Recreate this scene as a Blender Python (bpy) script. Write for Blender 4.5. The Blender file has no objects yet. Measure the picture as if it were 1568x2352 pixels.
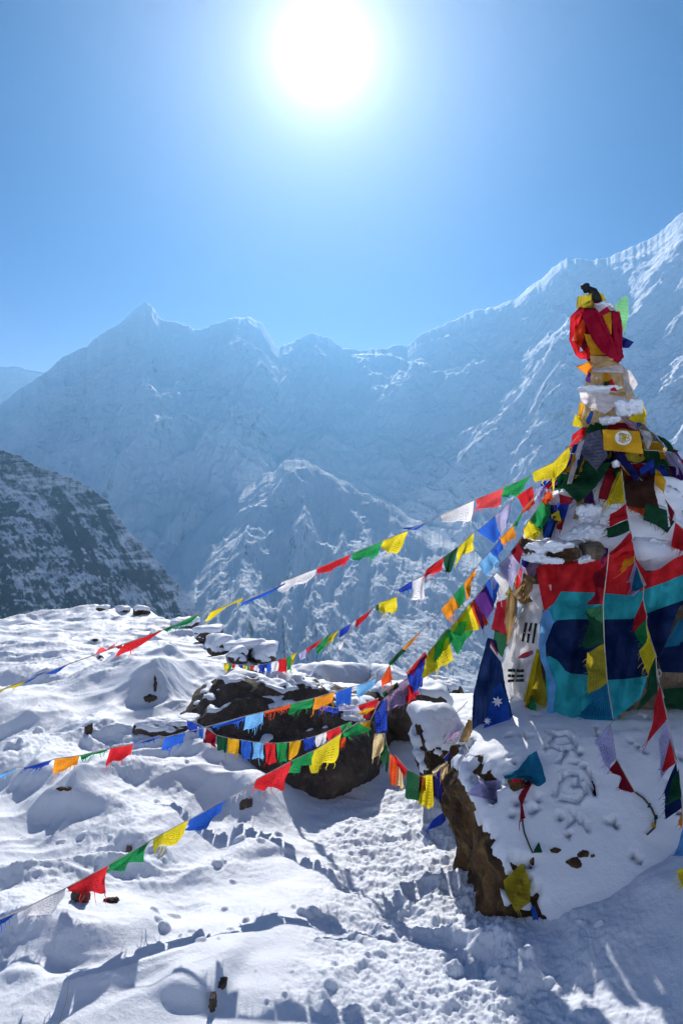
import bpy, bmesh, math, random
import numpy as np
from mathutils import Vector
from mathutils.bvhtree import BVHTree

# ------------------------------------------------------------------ camera, sky, sun, exposure
SC = bpy.context.scene
COL = SC.collection
W2, H2, FPX = 784.0, 1176.0, 1829.6          # working frame 1568 x 2352, focal length in those pixels
PITCH = math.radians(3.07)
EYE = np.array([0.0, 0.0, 1.6])
cam_d = bpy.data.cameras.new("camera")
cam_d.sensor_fit = 'VERTICAL'; cam_d.sensor_height = 36.0; cam_d.sensor_width = 24.0
cam_d.lens = 36.0 * FPX / 2352.0
cam_d.clip_start = 0.05; cam_d.clip_end = 60000.0
cam = bpy.data.objects.new("camera", cam_d); COL.objects.link(cam)
cam.location = EYE; cam.rotation_euler = (math.radians(90) + PITCH, 0, 0)
SC.camera = cam

SUN_EL, SUN_AZ = math.radians(33.1), math.radians(-1.35)    # azimuth clockwise from +Y
SUN_DIR = Vector((math.sin(SUN_AZ) * math.cos(SUN_EL), math.cos(SUN_AZ) * math.cos(SUN_EL), math.sin(SUN_EL)))
SKY_STRENGTH = 0.05
SUN_STRENGTH = 4.3
SKY_TINT = (.14, .50, 1.0)                     # thin dry air: the blue of high altitude
HORIZON = (1.6, 8.5, (.68, .80, 1.0))        # strength, height in degrees, colour of the paler sky low down
HAZE_DENSITY = 0.5 / 5900.0
HAZE_G = 0.55
HAZE_COL = (.23, .57, 1.0)
SC.view_settings.view_transform = 'Standard'
SC.view_settings.look = 'None'
SC.view_settings.exposure = 0.45
SC.view_settings.gamma = 1.0
SC.view_settings.use_curve_mapping = False
SC.render.engine = 'CYCLES'
SC.cycles.use_denoising = True
try:
    SC.cycles.denoiser = 'OPENIMAGEDENOISE'
    SC.cycles.denoising_input_passes = 'RGB_ALBEDO_NORMAL'
except Exception:
    pass
SC.cycles.max_bounces = 8
SC.cycles.diffuse_bounces = 4
SC.cycles.transmission_bounces = 4
SC.cycles.volume_bounces = 0
SC.cycles.transparent_max_bounces = 12
SC.cycles.caustics_reflective = False
SC.cycles.caustics_refractive = False
SC.cycles.sample_clamp_indirect = 6.0

world = bpy.data.worlds.new("World"); SC.world = world; world.use_nodes = True
wn, wl = world.node_tree.nodes, world.node_tree.links
wn.clear()
w_out = wn.new('ShaderNodeOutputWorld')
sky = wn.new('ShaderNodeTexSky'); sky.sky_type = 'NISHITA'; sky.sun_disc = False
sky.sun_elevation = SUN_EL; sky.sun_rotation = SUN_AZ
sky.altitude = 4000; sky.air_density = 0.7; sky.dust_density = 0.0; sky.ozone_density = 6.0
bg = wn.new('ShaderNodeBackground'); bg.inputs['Strength'].default_value = SKY_STRENGTH
tint = wn.new('ShaderNodeMix'); tint.data_type = 'RGBA'; tint.blend_type = 'MULTIPLY'; tint.inputs[0].default_value = 1.0
tint.inputs[7].default_value = (*SKY_TINT, 1)
wl.new(sky.outputs[0], tint.inputs[6]); wl.new(tint.outputs[2], bg.inputs['Color'])
# the aureole round the sun: brightness by the true angle from the sun in the sky
tc = wn.new('ShaderNodeTexCoord')
dot = wn.new('ShaderNodeVectorMath'); dot.operation = 'DOT_PRODUCT'
nrm = wn.new('ShaderNodeVectorMath'); nrm.operation = 'NORMALIZE'
wl.new(tc.outputs['Generated'], nrm.inputs[0]); wl.new(nrm.outputs[0], dot.inputs[0])
dot.inputs[1].default_value = SUN_DIR
def wmath(op, a, b=None):
    n = wn.new('ShaderNodeMath'); n.operation = op
    for i, v in enumerate((a, b)):
        if v is None: continue
        if isinstance(v, (int, float)): n.inputs[i].default_value = v
        else: wl.new(v, n.inputs[i])
    return n.outputs[0]
ang = wmath('ARCCOSINE', wmath('MINIMUM', dot.outputs['Value'], 0.9999999))
def lobe(width_deg, power):
    t = wmath('POWER', wmath('DIVIDE', ang, math.radians(width_deg)), power)
    return wmath('EXPONENT', wmath('MULTIPLY', t, -1.0))
AUREOLE = [(2.2, 1.3, 1.3, (1.0, 0.98, 0.97)), (4.6, 1.15, 0.5, (0.97, 0.95, 1.0)), (11.5, 1.9, 0.34, (0.78, 0.84, 1.0))]
last = bg.outputs[0]
for wd, pw, st, colr in AUREOLE:
    b = wn.new('ShaderNodeBackground'); b.inputs['Color'].default_value = (*colr, 1)
    wl.new(wmath('MULTIPLY', lobe(wd, pw), st), b.inputs['Strength'])
    ad = wn.new('ShaderNodeAddShader'); wl.new(last, ad.inputs[0]); wl.new(b.outputs[0], ad.inputs[1]); last = ad.outputs[0]
sepd = wn.new('ShaderNodeSeparateXYZ'); wl.new(nrm.outputs[0], sepd.inputs[0])
elev = wmath('ABSOLUTE', wmath('ARCSINE', sepd.outputs[2]))
b = wn.new('ShaderNodeBackground'); b.inputs['Color'].default_value = (*HORIZON[2], 1)
wl.new(wmath('MULTIPLY', wmath('EXPONENT', wmath('MULTIPLY', wmath('POWER', wmath('DIVIDE', elev, math.radians(HORIZON[1])), 1.6), -1.0)), HORIZON[0]), b.inputs['Strength'])
ad = wn.new('ShaderNodeAddShader'); wl.new(last, ad.inputs[0]); wl.new(b.outputs[0], ad.inputs[1]); last = ad.outputs[0]
wl.new(last, w_out.inputs['Surface'])

sun_d = bpy.data.lights.new("sun", 'SUN'); sun_d.energy = SUN_STRENGTH; sun_d.angle = math.radians(0.5)
sun_d.color = (1.0, 0.95, 0.88)
sun_o = bpy.data.objects.new("sun", sun_d); COL.objects.link(sun_o)
sun_o.rotation_euler = SUN_DIR.to_track_quat('Z', 'Y').to_euler(); sun_o.location = (0, 10, 30)

# ------------------------------------------------------------------ helpers
REG = {0: (0, 0, 1, 1), 1: (1215.2, 627.2, .225, .225), 2: (1019.2, 1078, .35, .35), 3: (940.8, 1607.2, .4, .4),
       4: (392, 1352.4, .4375, .4375), 5: (0, 1352.4, .3125, .3125), 6: (0, 1764, .5, .5), 7: (637, 1058.4, .375, .375),
       8: (0, 646.8, .625, .625)}
def D(reg, x, y):
    a, b, c, d = REG[reg]; return (a + x * c, b + y * d)
CP, SP = math.cos(PITCH), math.sin(PITCH)
def ray(px, py):
    u = (px - W2) / FPX; v = (H2 - py) / FPX
    return np.array([u, CP - v * SP, SP + v * CP])
def P(px, py, Y):
    d = ray(px, py); return EYE + d * (Y / d[1])
def proj(p):
    p = np.asarray(p) - EYE
    dep = p[..., 1] * CP + p[..., 2] * SP
    up = -p[..., 1] * SP + p[..., 2] * CP
    return W2 + p[..., 0] / dep * FPX, H2 - up / dep * FPX

def _hash(ix, iy, iz, seed):
    h = (ix.astype(np.int64) * 374761393 + iy.astype(np.int64) * 668265263 + iz.astype(np.int64) * 2147483647 + seed * 1274126177) & 0xffffffff
    h = ((h ^ (h >> 13)) * 1274126177) & 0xffffffff
    h = ((h ^ (h >> 16)) * 2246822519) & 0xffffffff
    return (h ^ (h >> 15)) & 0xffffffff
def perlin(x, y, z=None, seed=0):
    x = np.asarray(x, float); y = np.asarray(y, float)
    two = z is None
    z = np.zeros_like(x) if two else np.asarray(z, float)
    xi, yi, zi = np.floor(x), np.floor(y), np.floor(z)
    xf, yf, zf = x - xi, y - yi, z - zi
    f = lambda t: t * t * t * (t * (t * 6 - 15) + 10)
    u, v, w = f(xf), f(yf), f(zf)
    def g(dx, dy, dz):
        h = _hash(xi + dx, yi + dy, zi + dz, seed)
        if two:
            a = h * (2 * math.pi / 4294967296.0)
            return np.cos(a) * (xf - dx) + np.sin(a) * (yf - dy)
        a = (h & 0xffff) * (2 * math.pi / 65536.0); c = ((h >> 16) & 0xffff) / 32767.5 - 1
        s = np.sqrt(np.maximum(0, 1 - c * c))
        return s * np.cos(a) * (xf - dx) + s * np.sin(a) * (yf - dy) + c * (zf - dz)
    def layer(dz):
        a = g(0, 0, dz) * (1 - u) + g(1, 0, dz) * u
        b = g(0, 1, dz) * (1 - u) + g(1, 1, dz) * u
        return a * (1 - v) + b * v
    r = layer(0) if two else layer(0) * (1 - w) + layer(1) * w
    return r * 1.5
def fbm(x, y, z=None, o=4, seed=0, gain=.5, lac=2.03):
    t = 0; a = 1.0; f = 1.0
    for i in range(o):
        t = t + a * perlin(x * f, y * f, None if z is None else z * f, seed + i * 17); a *= gain; f *= lac
    return t
def ridged(x, y, z=None, o=4, seed=0, gain=.5, lac=2.05):
    t = 0; a = 1.0; f = 1.0; s = 0
    for i in range(o):
        n = 1 - np.abs(perlin(x * f, y * f, None if z is None else z * f, seed + i * 31)) * 1.6
        t = t + a * n * n; s += a; a *= gain; f *= lac
    return t / s
def worley(x, y, seed=0):
    xi, yi = np.floor(x), np.floor(y); best = np.full(np.shape(x), 9.0)
    for dx in (-1, 0, 1):
        for dy in (-1, 0, 1):
            h = _hash(xi + dx, yi + dy, xi * 0, seed)
            cx = xi + dx + (h & 0xffff) / 65536.0; cy = yi + dy + (h >> 16) / 65536.0
            best = np.minimum(best, (x - cx) ** 2 + (y - cy) ** 2)
    return np.sqrt(best)
def sstep(a, b, x):
    t = np.clip((x - a) / (b - a), 0, 1); return t * t * (3 - 2 * t)

def mesh_from(name, verts, faces, mat, parent=None, uv=None, smooth=True):
    """verts (n,3); faces (m,k) array or list; one mesh object"""
    verts = np.asarray(verts, np.float32)
    me = bpy.data.meshes.new(name)
    if isinstance(faces, np.ndarray):
        n, k = faces.shape
        me.vertices.add(len(verts)); me.vertices.foreach_set('co', verts.ravel())
        me.loops.add(n * k); me.loops.foreach_set('vertex_index', faces.astype(np.int32).ravel())
        me.polygons.add(n); me.polygons.foreach_set('loop_start', np.arange(0, n * k, k, dtype=np.int32))
        me.update(calc_edges=True)
    else:
        me.from_pydata([tuple(v) for v in verts], [], faces)
    if uv is not None:
        lay = me.uv_layers.new(name='UVMap')
        li = np.empty(len(me.loops), np.int32); me.loops.foreach_get('vertex_index', li)
        lay.data.foreach_set('uv', np.asarray(uv, np.float32)[li].ravel())
    me.polygons.foreach_set('use_smooth', np.full(len(me.polygons), smooth))
    me.materials.append(mat); me.validate(); me.update()
    o = bpy.data.objects.new(name, me); COL.objects.link(o)
    if parent: o.parent = parent
    return o
def grid_faces(nu, nv, wrap=False):
    i = np.arange(nv - 1)[:, None]; j = np.arange(nu if wrap else nu - 1)[None, :]
    a = i * nu + j; b = i * nu + (j + 1) % nu
    return np.stack([a, b, b + nu, a + nu], -1).reshape(-1, 4)
USED = set()
def tag(o, label, cat, group=None):
    o['label'] = label; o['category'] = cat
    if group: o['group'] = group
    return o
def struct(o, label=None):
    o['kind'] = 'structure'
    if label: o['label'] = label
    return o
def thing(name, label, cat, loc=(0, 0, 0), group=None):
    o = bpy.data.objects.new(name, None); COL.objects.link(o); o.empty_display_size = .05
    tag(o, label, cat, group); return o
def bvh_of(o):
    me = o.data; n = len(me.vertices); co = np.empty(n * 3, np.float32); me.vertices.foreach_get('co', co)
    return BVHTree.FromPolygons([tuple(c) for c in co.reshape(-1, 3)], [tuple(p.vertices) for p in me.polygons])
def hit(bv, px, py):
    d = ray(px, py); d = d / np.linalg.norm(d)
    best = None
    for b in bv:
        loc, nor, idx, dist = b.ray_cast(Vector(EYE), Vector(d))
        if loc is not None and (best is None or loc.y < best): best = loc.y
    return best

# ------------------------------------------------------------------ materials
class NT:
    def __init__(self, name):
        self.m = bpy.data.materials.new(name); self.m.use_nodes = True
        self.t = self.m.node_tree; self.t.nodes.clear()
        self.out = self.n('ShaderNodeOutputMaterial')
    def n(self, typ, **kw):
        x = self.t.nodes.new(typ)
        for k, v in kw.items(): setattr(x, k, v)
        return x
    def l(self, a, b): self.t.links.new(a, b)
    def val(self, sock, v):
        if isinstance(v, (int, float, tuple, list)): sock.default_value = v
        else: self.l(v, sock)
    def noise(self, vec, scale, detail=4, rough=.55, dist=0):
        x = self.n('ShaderNodeTexNoise'); x.inputs['Scale'].default_value = scale; x.inputs['Detail'].default_value = detail
        x.inputs['Roughness'].default_value = rough; x.inputs['Distortion'].default_value = dist
        if vec is not None: self.l(vec, x.inputs['Vector'])
        return x.outputs['Fac']
    def math(self, op, a, b=0.0, c=None):
        x = self.n('ShaderNodeMath', operation=op); self.val(x.inputs[0], a); self.val(x.inputs[1], b)
        if c is not None: self.val(x.inputs[2], c)
        return x.outputs[0]
    def ramp(self, f, a, b):
        x = self.n('ShaderNodeMapRange', interpolation_type='SMOOTHSTEP'); self.l(f, x.inputs['Value'])
        x.inputs['From Min'].default_value = a; x.inputs['From Max'].default_value = b
        return x.outputs['Result']
    def mix(self, f, a, b):
        x = self.n('ShaderNodeMix', data_type='RGBA'); self.val(x.inputs[0], f)
        self.val(x.inputs[6], (*a, 1) if isinstance(a, tuple) else a); self.val(x.inputs[7], (*b, 1) if isinstance(b, tuple) else b)
        return x.outputs[2]
    def mapping(self, vec, scale):
        x = self.n('ShaderNodeMapping'); x.inputs['Scale'].default_value = scale; self.l(vec, x.inputs['Vector']); return x.outputs[0]
    def bump(self, h, strength, dist, prev=None):
        x = self.n('ShaderNodeBump'); x.inputs['Strength'].default_value = strength; x.inputs['Distance'].default_value = dist
        self.l(h, x.inputs['Height'])
        if prev is not None: self.l(prev, x.inputs['Normal'])
        return x.outputs[0]
    def bsdf(self, col, rough=.8, spec=.3, normal=None):
        x = self.n('ShaderNodeBsdfPrincipled'); self.val(x.inputs['Base Color'], (*col, 1) if isinstance(col, tuple) else col)
        self.val(x.inputs['Roughness'], rough); x.inputs['Specular IOR Level'].default_value = spec
        if normal is not None: self.l(normal, x.inputs['Normal'])
        return x
    def pos(self): return self.n('ShaderNodeNewGeometry').outputs['Position']
    def done(self, sh): self.l(sh, self.out.inputs['Surface']); return self.m

def snow_material(name, sc=1.0, tint=(.79, .845, .94)):
    t = NT(name); p = t.pos()
    big = t.noise(p, 2.2 * sc, 4); col = t.mix(t.ramp(big, .3, .75), (tint[0] * .93, tint[1] * .94, tint[2] * .95), tint)
    b1 = t.bump(t.noise(p, 32 * sc, 5, .62), .25, .014 / sc)
    b2 = t.bump(t.noise(p, 95 * sc, 5, .7), .4, .006 / sc, b1)
    s = t.bsdf(col, .62, .25, b2)
    s.inputs['Subsurface Weight'].default_value = 0.0
    return t.done(s.outputs[0])
M_SNOW = snow_material('snow')

def rock_material(name, c1, c2, c3, sc=1.0):
    t = NT(name); p = t.pos()
    n1 = t.noise(p, 3.2 * sc, 6, .62, .6); n2 = t.noise(p, 13 * sc, 6, .65)
    n3 = t.noise(t.mapping(p, (9 * sc, 9 * sc, 2.2 * sc)), 1.0, 5, .6)
    col = t.mix(t.ramp(n1, .35, .65), c1, c2)
    col = t.mix(t.ramp(n2, .5, .72), col, c3)
    col = t.mix(t.math('MULTIPLY', t.ramp(n3, .52, .62), .5), col, (c1[0] * .5, c1[1] * .5, c1[2] * .55))
    nb = t.bump(n3, .5, .06, t.bump(n2, .8, .04))
    nb = t.bump(t.noise(p, 60 * sc, 4, .6), .5, .01, nb)
    return t.done(t.bsdf(col, .85, .25, nb).outputs[0])
M_ROCK_DARK = rock_material('dark_rock', (.06, .048, .042), (.10, .078, .062), (.16, .125, .10))
M_ROCK_BROWN = rock_material('brown_rock', (.03, .018, .011), (.11, .06, .024), (.22, .14, .06))
M_STONE = rock_material('cairn_stone', (.13, .10, .075), (.25, .19, .13), (.32, .26, .2), 2.0)

COLS = {'red': (.62, .022, .03), 'crimson': (.42, .008, .045), 'darkred': (.22, .008, .02), 'blue': (.025, .11, .52), 'royal': (.02, .06, .42),
        'navy': (.012, .014, .13), 'green': (.02, .27, .08), 'dgreen': (.012, .075, .035), 'yellow': (.76, .6, .025),
        'olive': (.42, .34, .03), 'orange': (.82, .27, .02), 'gold': (.72, .38, .02), 'white': (.74, .72, .78), 'ltblue': (.16, .42, .78), 'teal': (.03, .38, .44),
        'petrol': (.01, .15, .27), 'deepnavy': (.006, .02, .085), 'lavender': (.42, .4, .62), 'mauve': (.3, .2, .32), 'cream': (.68, .52, .28),
        'purple': (.1, .03, .2), 'grey': (.16, .17, .26), 'tan': (.36, .24, .11), 'pinkred': (.75, .08, .09), 'orangered': (.75, .09, .02), 'black': (.012, .012, .014), 'brown': (.06, .028, .02),
        'ltgreen': (.2, .55, .25), 'pale': (.82, .76, .82)}
for _k in COLS: COLS[_k] = tuple(min(.86, v * 1.12) for v in COLS[_k])
_FAB = {}
def fabric(c, prt=0.0, trans=.64):
    key = (c, prt, trans)
    if key in _FAB: return _FAB[key]
    col = COLS[c]
    t = NT(c + '_cloth'); p = t.pos()
    uv = t.n('ShaderNodeTexCoord').outputs['UV']
    fade = t.noise(p, 9, 4)
    dk = tuple(v * .68 for v in col); lt = tuple(min(1, v * 1.1 + .012) for v in col)
    cc = t.mix(t.ramp(fade, .3, .7), dk, lt)
    if prt > 0:     # rows of block-printed script inside a border
        rows = t.n('ShaderNodeTexWave', bands_direction='Y'); t.l(uv, rows.inputs['Vector']); rows.inputs['Scale'].default_value = 3.6
        rows.inputs['Distortion'].default_value = .4
        gl = t.noise(t.mapping(uv, (34, 12, 1)), 1.0, 2, .6)
        sep = t.n('ShaderNodeSeparateXYZ'); t.l(uv, sep.inputs[0])
        ins = t.math('MULTIPLY', t.ramp(t.math('ABSOLUTE', t.math('SUBTRACT', sep.outputs[0], .5)), .40, .37), t.ramp(t.math('ABSOLUTE', t.math('SUBTRACT', sep.outputs[1], .5)), .42, .39))
        ink = t.math('MULTIPLY', t.math('MULTIPLY', t.ramp(rows.outputs['Fac'], .35, .6), t.ramp(gl, .46, .54)), ins)
        cc = t.mix(t.math('MULTIPLY', ink, prt), cc, tuple(v * .22 + .004 for v in col))
    weave = t.noise(p, 420, 2)
    bm_ = t.bump(weave, .25, .002, t.bump(t.noise(p, 38, 4), .35, .012))
    d = t.n('ShaderNodeBsdfDiffuse'); t.l(cc, d.inputs['Color']); t.l(bm_, d.inputs['Normal'])
    tr = t.n('ShaderNodeBsdfTranslucent')
    t.l(t.mix(.25, cc, tuple(min(1, v * 1.25) for v in col)), tr.inputs['Color']); t.l(bm_, tr.inputs['Normal'])
    mx = t.n('ShaderNodeMixShader'); mx.inputs[0].default_value = trans
    t.l(d.outputs[0], mx.inputs[1]); t.l(tr.outputs[0], mx.inputs[2])
    _FAB[key] = t.done(mx.outputs[0]); return _FAB[key]
def plain(name, col, rough=.7):
    t = NT(name); n = t.noise(t.pos(), 40, 3)
    c = t.mix(t.ramp(n, .3, .7), tuple(v * .75 for v in col), col)
    return t.done(t.bsdf(c, rough, .3).outputs[0])
M_CORD = plain('cord_fibre', (.5, .47, .42)); M_CORD_DARK = plain('dark_cord_fibre', (.08, .09, .07))
M_BLACK = plain('black_rubber', (.012, .012, .014), .5); M_WOOD = plain('old_wood', (.11, .07, .045))
M_WHITE_PRINT = plain('white_print', (.8, .8, .84)); M_BLACK_PRINT = plain('black_print', (.012, .012, .015)); M_GOLD_PRINT = plain('gold_print', (.5, .36, .02))
M_RED_PRINT = plain('red_print', (.5, .02, .04)); M_BLUE_PRINT = plain('blue_print', (.02, .05, .35))
# ------------------------------------------------------------------ near snow ground
class TPS:
    def __init__(self, pts):
        pts = np.array(pts, float); self.c = pts[:, :2]; n = len(pts)
        K = self.k(np.linalg.norm(self.c[:, None] - self.c[None], axis=2)) + np.eye(n) * .02
        Pm = np.c_[np.ones(n), self.c]; A = np.zeros((n + 3, n + 3)); A[:n, :n] = K; A[:n, n:] = Pm; A[n:, :n] = Pm.T
        s = np.linalg.solve(A, np.r_[pts[:, 2], 0, 0, 0]); self.w, self.a = s[:n], s[n:]
    def k(self, r): return np.where(r > 1e-9, r * r * np.log(np.maximum(r, 1e-9)), 0)
    def __call__(self, x, y):
        z = self.a[0] + self.a[1] * x + self.a[2] * y
        for (cx, cy), w in zip(self.c, self.w):
            z = z + w * self.k(np.sqrt((x - cx) ** 2 + (y - cy) ** 2))
        return z
CREST = [(-500, 1450, 13), (-200, 1440, 13), (0, 1425, 13), (90, 1403, 13.5), (200, 1389, 14), (290, 1400, 13.5), (345, 1412, 13), (400, 1430, 12), (470, 1452, 11), (540, 1488, 10),
         (610, 1512, 9.4), (700, 1545, 8.8), (850, 1565, 8.6), (1000, 1590, 8.4), (1200, 1640, 8.4), (1568, 1640, 8.4), (2000, 1640, 8.4)]
CRX = np.array([P(*c) for c in CREST])
CR_AZ = np.arctan2(CRX[:, 0], CRX[:, 1]); CR_R = np.hypot(CRX[:, 0], CRX[:, 1])
CTRL = [(0, .8, 0), (1, 1, .02), (-1, 1, .05), (0, 2.4, 0), (-.8, 2.4, .03), (.7, 2.4, 0), (1.3, 2.1, .03), (.15, 3.4, -.02), (.5, 3.6, -.03),
        (.5, 4.5, -.03), (.3, 5.2, -.05), (0, 4.6, -.04), (.9, 3.3, .01), (1.02, 2.85, 0), (1.1, 2.5, 0), (1.4, 3.3, .28), (1.5, 2.85, .2), (1.6, 2.5, .15), (2, 3.3, .43), (2, 2.85, .34), (2.1, 2.5, .28), (2.8, 3.2, .55), (2.8, 2.7, .45),
        (-1, 3.2, .08), (-1.6, 3.6, .20), (-1.5, 2.6, .12), (-2.2, 4.5, .33), (-1.2, 4.6, .14), (-.6, 4.7, .0), (-1.1, 5.5, .30), (-.75, 5.35, .2), (-2.4, 6, .48), (-1.7, 6.2, .40), (-1.2, 6.6, .4), (-3.5, 7, .62), (-1.6, 7.5, .48),
        (-2.5, 9, .58), (-4.5, 10, .66), (-.2, 6.6, .12), (.5, 6.4, .1), (.6, 7.4, .2), (1.5, 7.5, .3), (4, 5, .5), (4, 7.5, .3), (0, -4, .2), (-5, -3, .3), (5, -3, .3), (-5, 3, .5), (6, 2, .6), (-8, 8, .7), (8, 8, .3), (-9, 14, .8)]
CTRL += [tuple(p) for p in CRX]
tps = TPS(CTRL)
# drifts: (foot px, foot py, half width px, height px, length behind)
DRIFT = [(275, 1612, 100, 115, .9), (120, 2185, 135, 105, .5), (240, 1930, 130, 42, .5), (640, 1905, 62, 72, .3), (330, 1830, 140, 45, .5), (480, 1772, 100, 55, .4), (130, 1870, 120, 50, .5), (440, 2330, 66, 45, .35),
         (60, 1790, 110, 45, .6), (500, 1850, 80, 30, .4), (200, 1690, 55, 40, .5), (390, 1722, 120, 30, .5), (620, 1970, 70, 22, .4), (60, 2300, 50, 40, .25), (1110, 2230, 45, 45, .25), (1180, 2300, 55, 50, .2), (1040, 2180, 40, 28, .2), (90, 1560, 130, 25, .8), (420, 1560, 90, 30, .8)]
LUMPS = []
_r = random.Random(5)
for px, py, s in [(378, 2145, 1), (365, 2130, .8), (415, 2160, .55), (455, 2160, .6), (440, 2150, .45), (565, 2130, .8), (655, 2136, .4), (530, 2155, .45), (480, 2170, .4), (460, 2185, .5), (355, 2108, 1), (400, 2090, .8), (700, 2110, 1), (720, 2105, .9),
                  (760, 1975, .5), (600, 1960, .9), (500, 1985, 1.1), (550, 1945, 1), (770, 2230, .7), (760, 2275, .8), (700, 1980, .5), (1000, 2100, .8), (980, 2050, .6), (930, 2150, .8), (1040, 2230, 1.2), (1130, 2250, 1.3), (1210, 2240, 1.2), (1260, 2270, .8), (1330, 2148, .35), (1375, 2150, .5),
                  (60, 1700, 1.3), (40, 1740, 1.4), (200, 1720, 1), (90, 1660, 1.2), (300, 1660, .8), (640, 1930, .8), (830, 2010, .6), (870, 2050, .8), (900, 1990, .7)]:
    LUMPS.append((px, py, s))
for i in range(25):
    px = _r.uniform(500, 1050); py = _r.uniform(1880, 2330)
    LUMPS.append((px, py, _r.uniform(.2, .55)))
for i in range(25):
    px = _r.uniform(0, 520); py = _r.uniform(1600, 2000)
    LUMPS.append((px, py, _r.uniform(.25, .8)))
for i in range(15):
    px = _r.uniform(0, 480); py = _r.uniform(1440, 1560)
    LUMPS.append((px, py, _r.uniform(.3, .9)))
def ground_base(x, y):
    r = np.hypot(x, y); az = np.arctan2(x, y)
    rc = np.interp(az, CR_AZ, CR_R, left=CR_R[0], right=CR_R[-1])
    rc = np.where(np.abs(az) > .75, np.minimum(rc, 8), rc)
    rr = np.minimum(r, rc); k = rr / np.maximum(r, 1e-6)
    z = tps(x * k, y * k); d = np.maximum(0, r - rc)
    return z - d * d / (d + 1.5) * .85, rc
def ground_on_ray(px, py, fine=False):
    """where the smooth ground meets the ray of a pixel"""
    d = ray(px, py); Y = np.arange(1.2, 15, .02); p = EYE + d * (Y / d[1])[:, None]
    z = (ground_z(p[:, 0], p[:, 1])[0] if fine else ground_base(p[:, 0], p[:, 1])[0])
    k = np.nonzero(p[:, 2] < z)[0]
    return p[k[0]] if len(k) else EYE + d * (9 / d[1])
DR = []
for px, py, w, h, f_ in DRIFT:
    p = ground_on_ray(px, py); k = p[1] / FPX; n_ = max(.05, h * k * .95); DR.append((p[0], p[1] + n_ * 1.1, w * k, n_, f_, h * k * .68))
LP = []
for px, py, s in LUMPS:
    p = ground_on_ray(px, py); a = s * _r.uniform(.026, .046) * (p[1] / 3.6) ** .35
    LP.append((p[0], p[1], a * _r.uniform(.7, 1.3), a * _r.uniform(.6, 1.0), a * _r.uniform(.5, .85), _r.uniform(0, 3.14)))
def ground_z(x, y):
    z, rc = ground_base(x, y); r = np.hypot(x, y)
    near = sstep(rc + 4, rc, r)
    wx = x + .18 * perlin(x * 1.3, y * 1.3, seed=3); wy = y + .18 * perlin(x * 1.3, y * 1.3, seed=4)
    for cx, cy, w, n_, f_, h in DR:
        dx = wx - cx; dy = wy - cy + .35 * np.abs(dx) * 0
        z = z + h * 1.05 * np.tanh(1.35 * np.exp(-(np.abs(dx) / w) ** 3) * np.where(dy < 0, np.exp(-(np.abs(dy) / n_) ** 2.2), np.exp(-(np.abs(dy) / f_) ** 2)))
    # wind furrows running down the left slope
    left = sstep(-.2, -1.1, x + (y - 4) * .02) * sstep(2.4, 3.4, y)
    a = math.radians(-50); ux = wx * math.cos(a) - wy * math.sin(a); uy = wx * math.sin(a) + wy * math.cos(a)
    u_ = uy * 1.05; v_ = ux * .32
    fr = ridged(v_ + 3, u_, o=3, seed=11) - .55
    z = z + left * near * (.14 * fr + .025 * (ridged(v_ * 3, u_ * 2.6, o=2, seed=12) - .5))
    soft = sstep(.25, -.15, fbm(x * .9, y * .9, o=2, seed=21)) 
    smooth_low = sstep(1.0, .2, np.abs((x + .25) / .75)) * sstep(3.55, 3.2, y)            # untouched drift at the bottom
    path = sstep(.58, .28, np.abs(x - .32 - .05 * np.sin(y * 2))) * sstep(2.3, 3.0, y) * sstep(5.9, 5.3, y)
    rough = (.35 + .65 * soft) * (1 - .8 * smooth_low)
    z = z + near * (.045 * fbm(x * 1.4, y * 1.4, o=3, seed=5) + rough * .013 * fbm(wx * 4.5, wy * 4.5, o=3, seed=6))
    bill = np.abs(perlin(wx * 7, wy * 7, seed=8)) + .5 * np.abs(perlin(wx * 15, wy * 15, seed=9)) + .25 * np.abs(perlin(wx * 31, wy * 31, seed=10))
    z = z + near * (np.maximum(path * .6, .4 * rough * soft)) * .011 * (bill - .35) * sstep(1.35, .95, x)
    w_ = worley(wx * 4.2, wy * 3.6, 33)                                                   # boot prints trodden into the path
    z = z - near * path * .014 * sstep(.42, .16, w_) + near * path * .010 * np.exp(-((w_ - .47) / .08) ** 2)
    z = z + near * .0045 * (rough + path) * sstep(1.5, 1.0, x) * fbm(x * 26, y * 26, o=4, seed=13, gain=.62)
    return z, near
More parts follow.
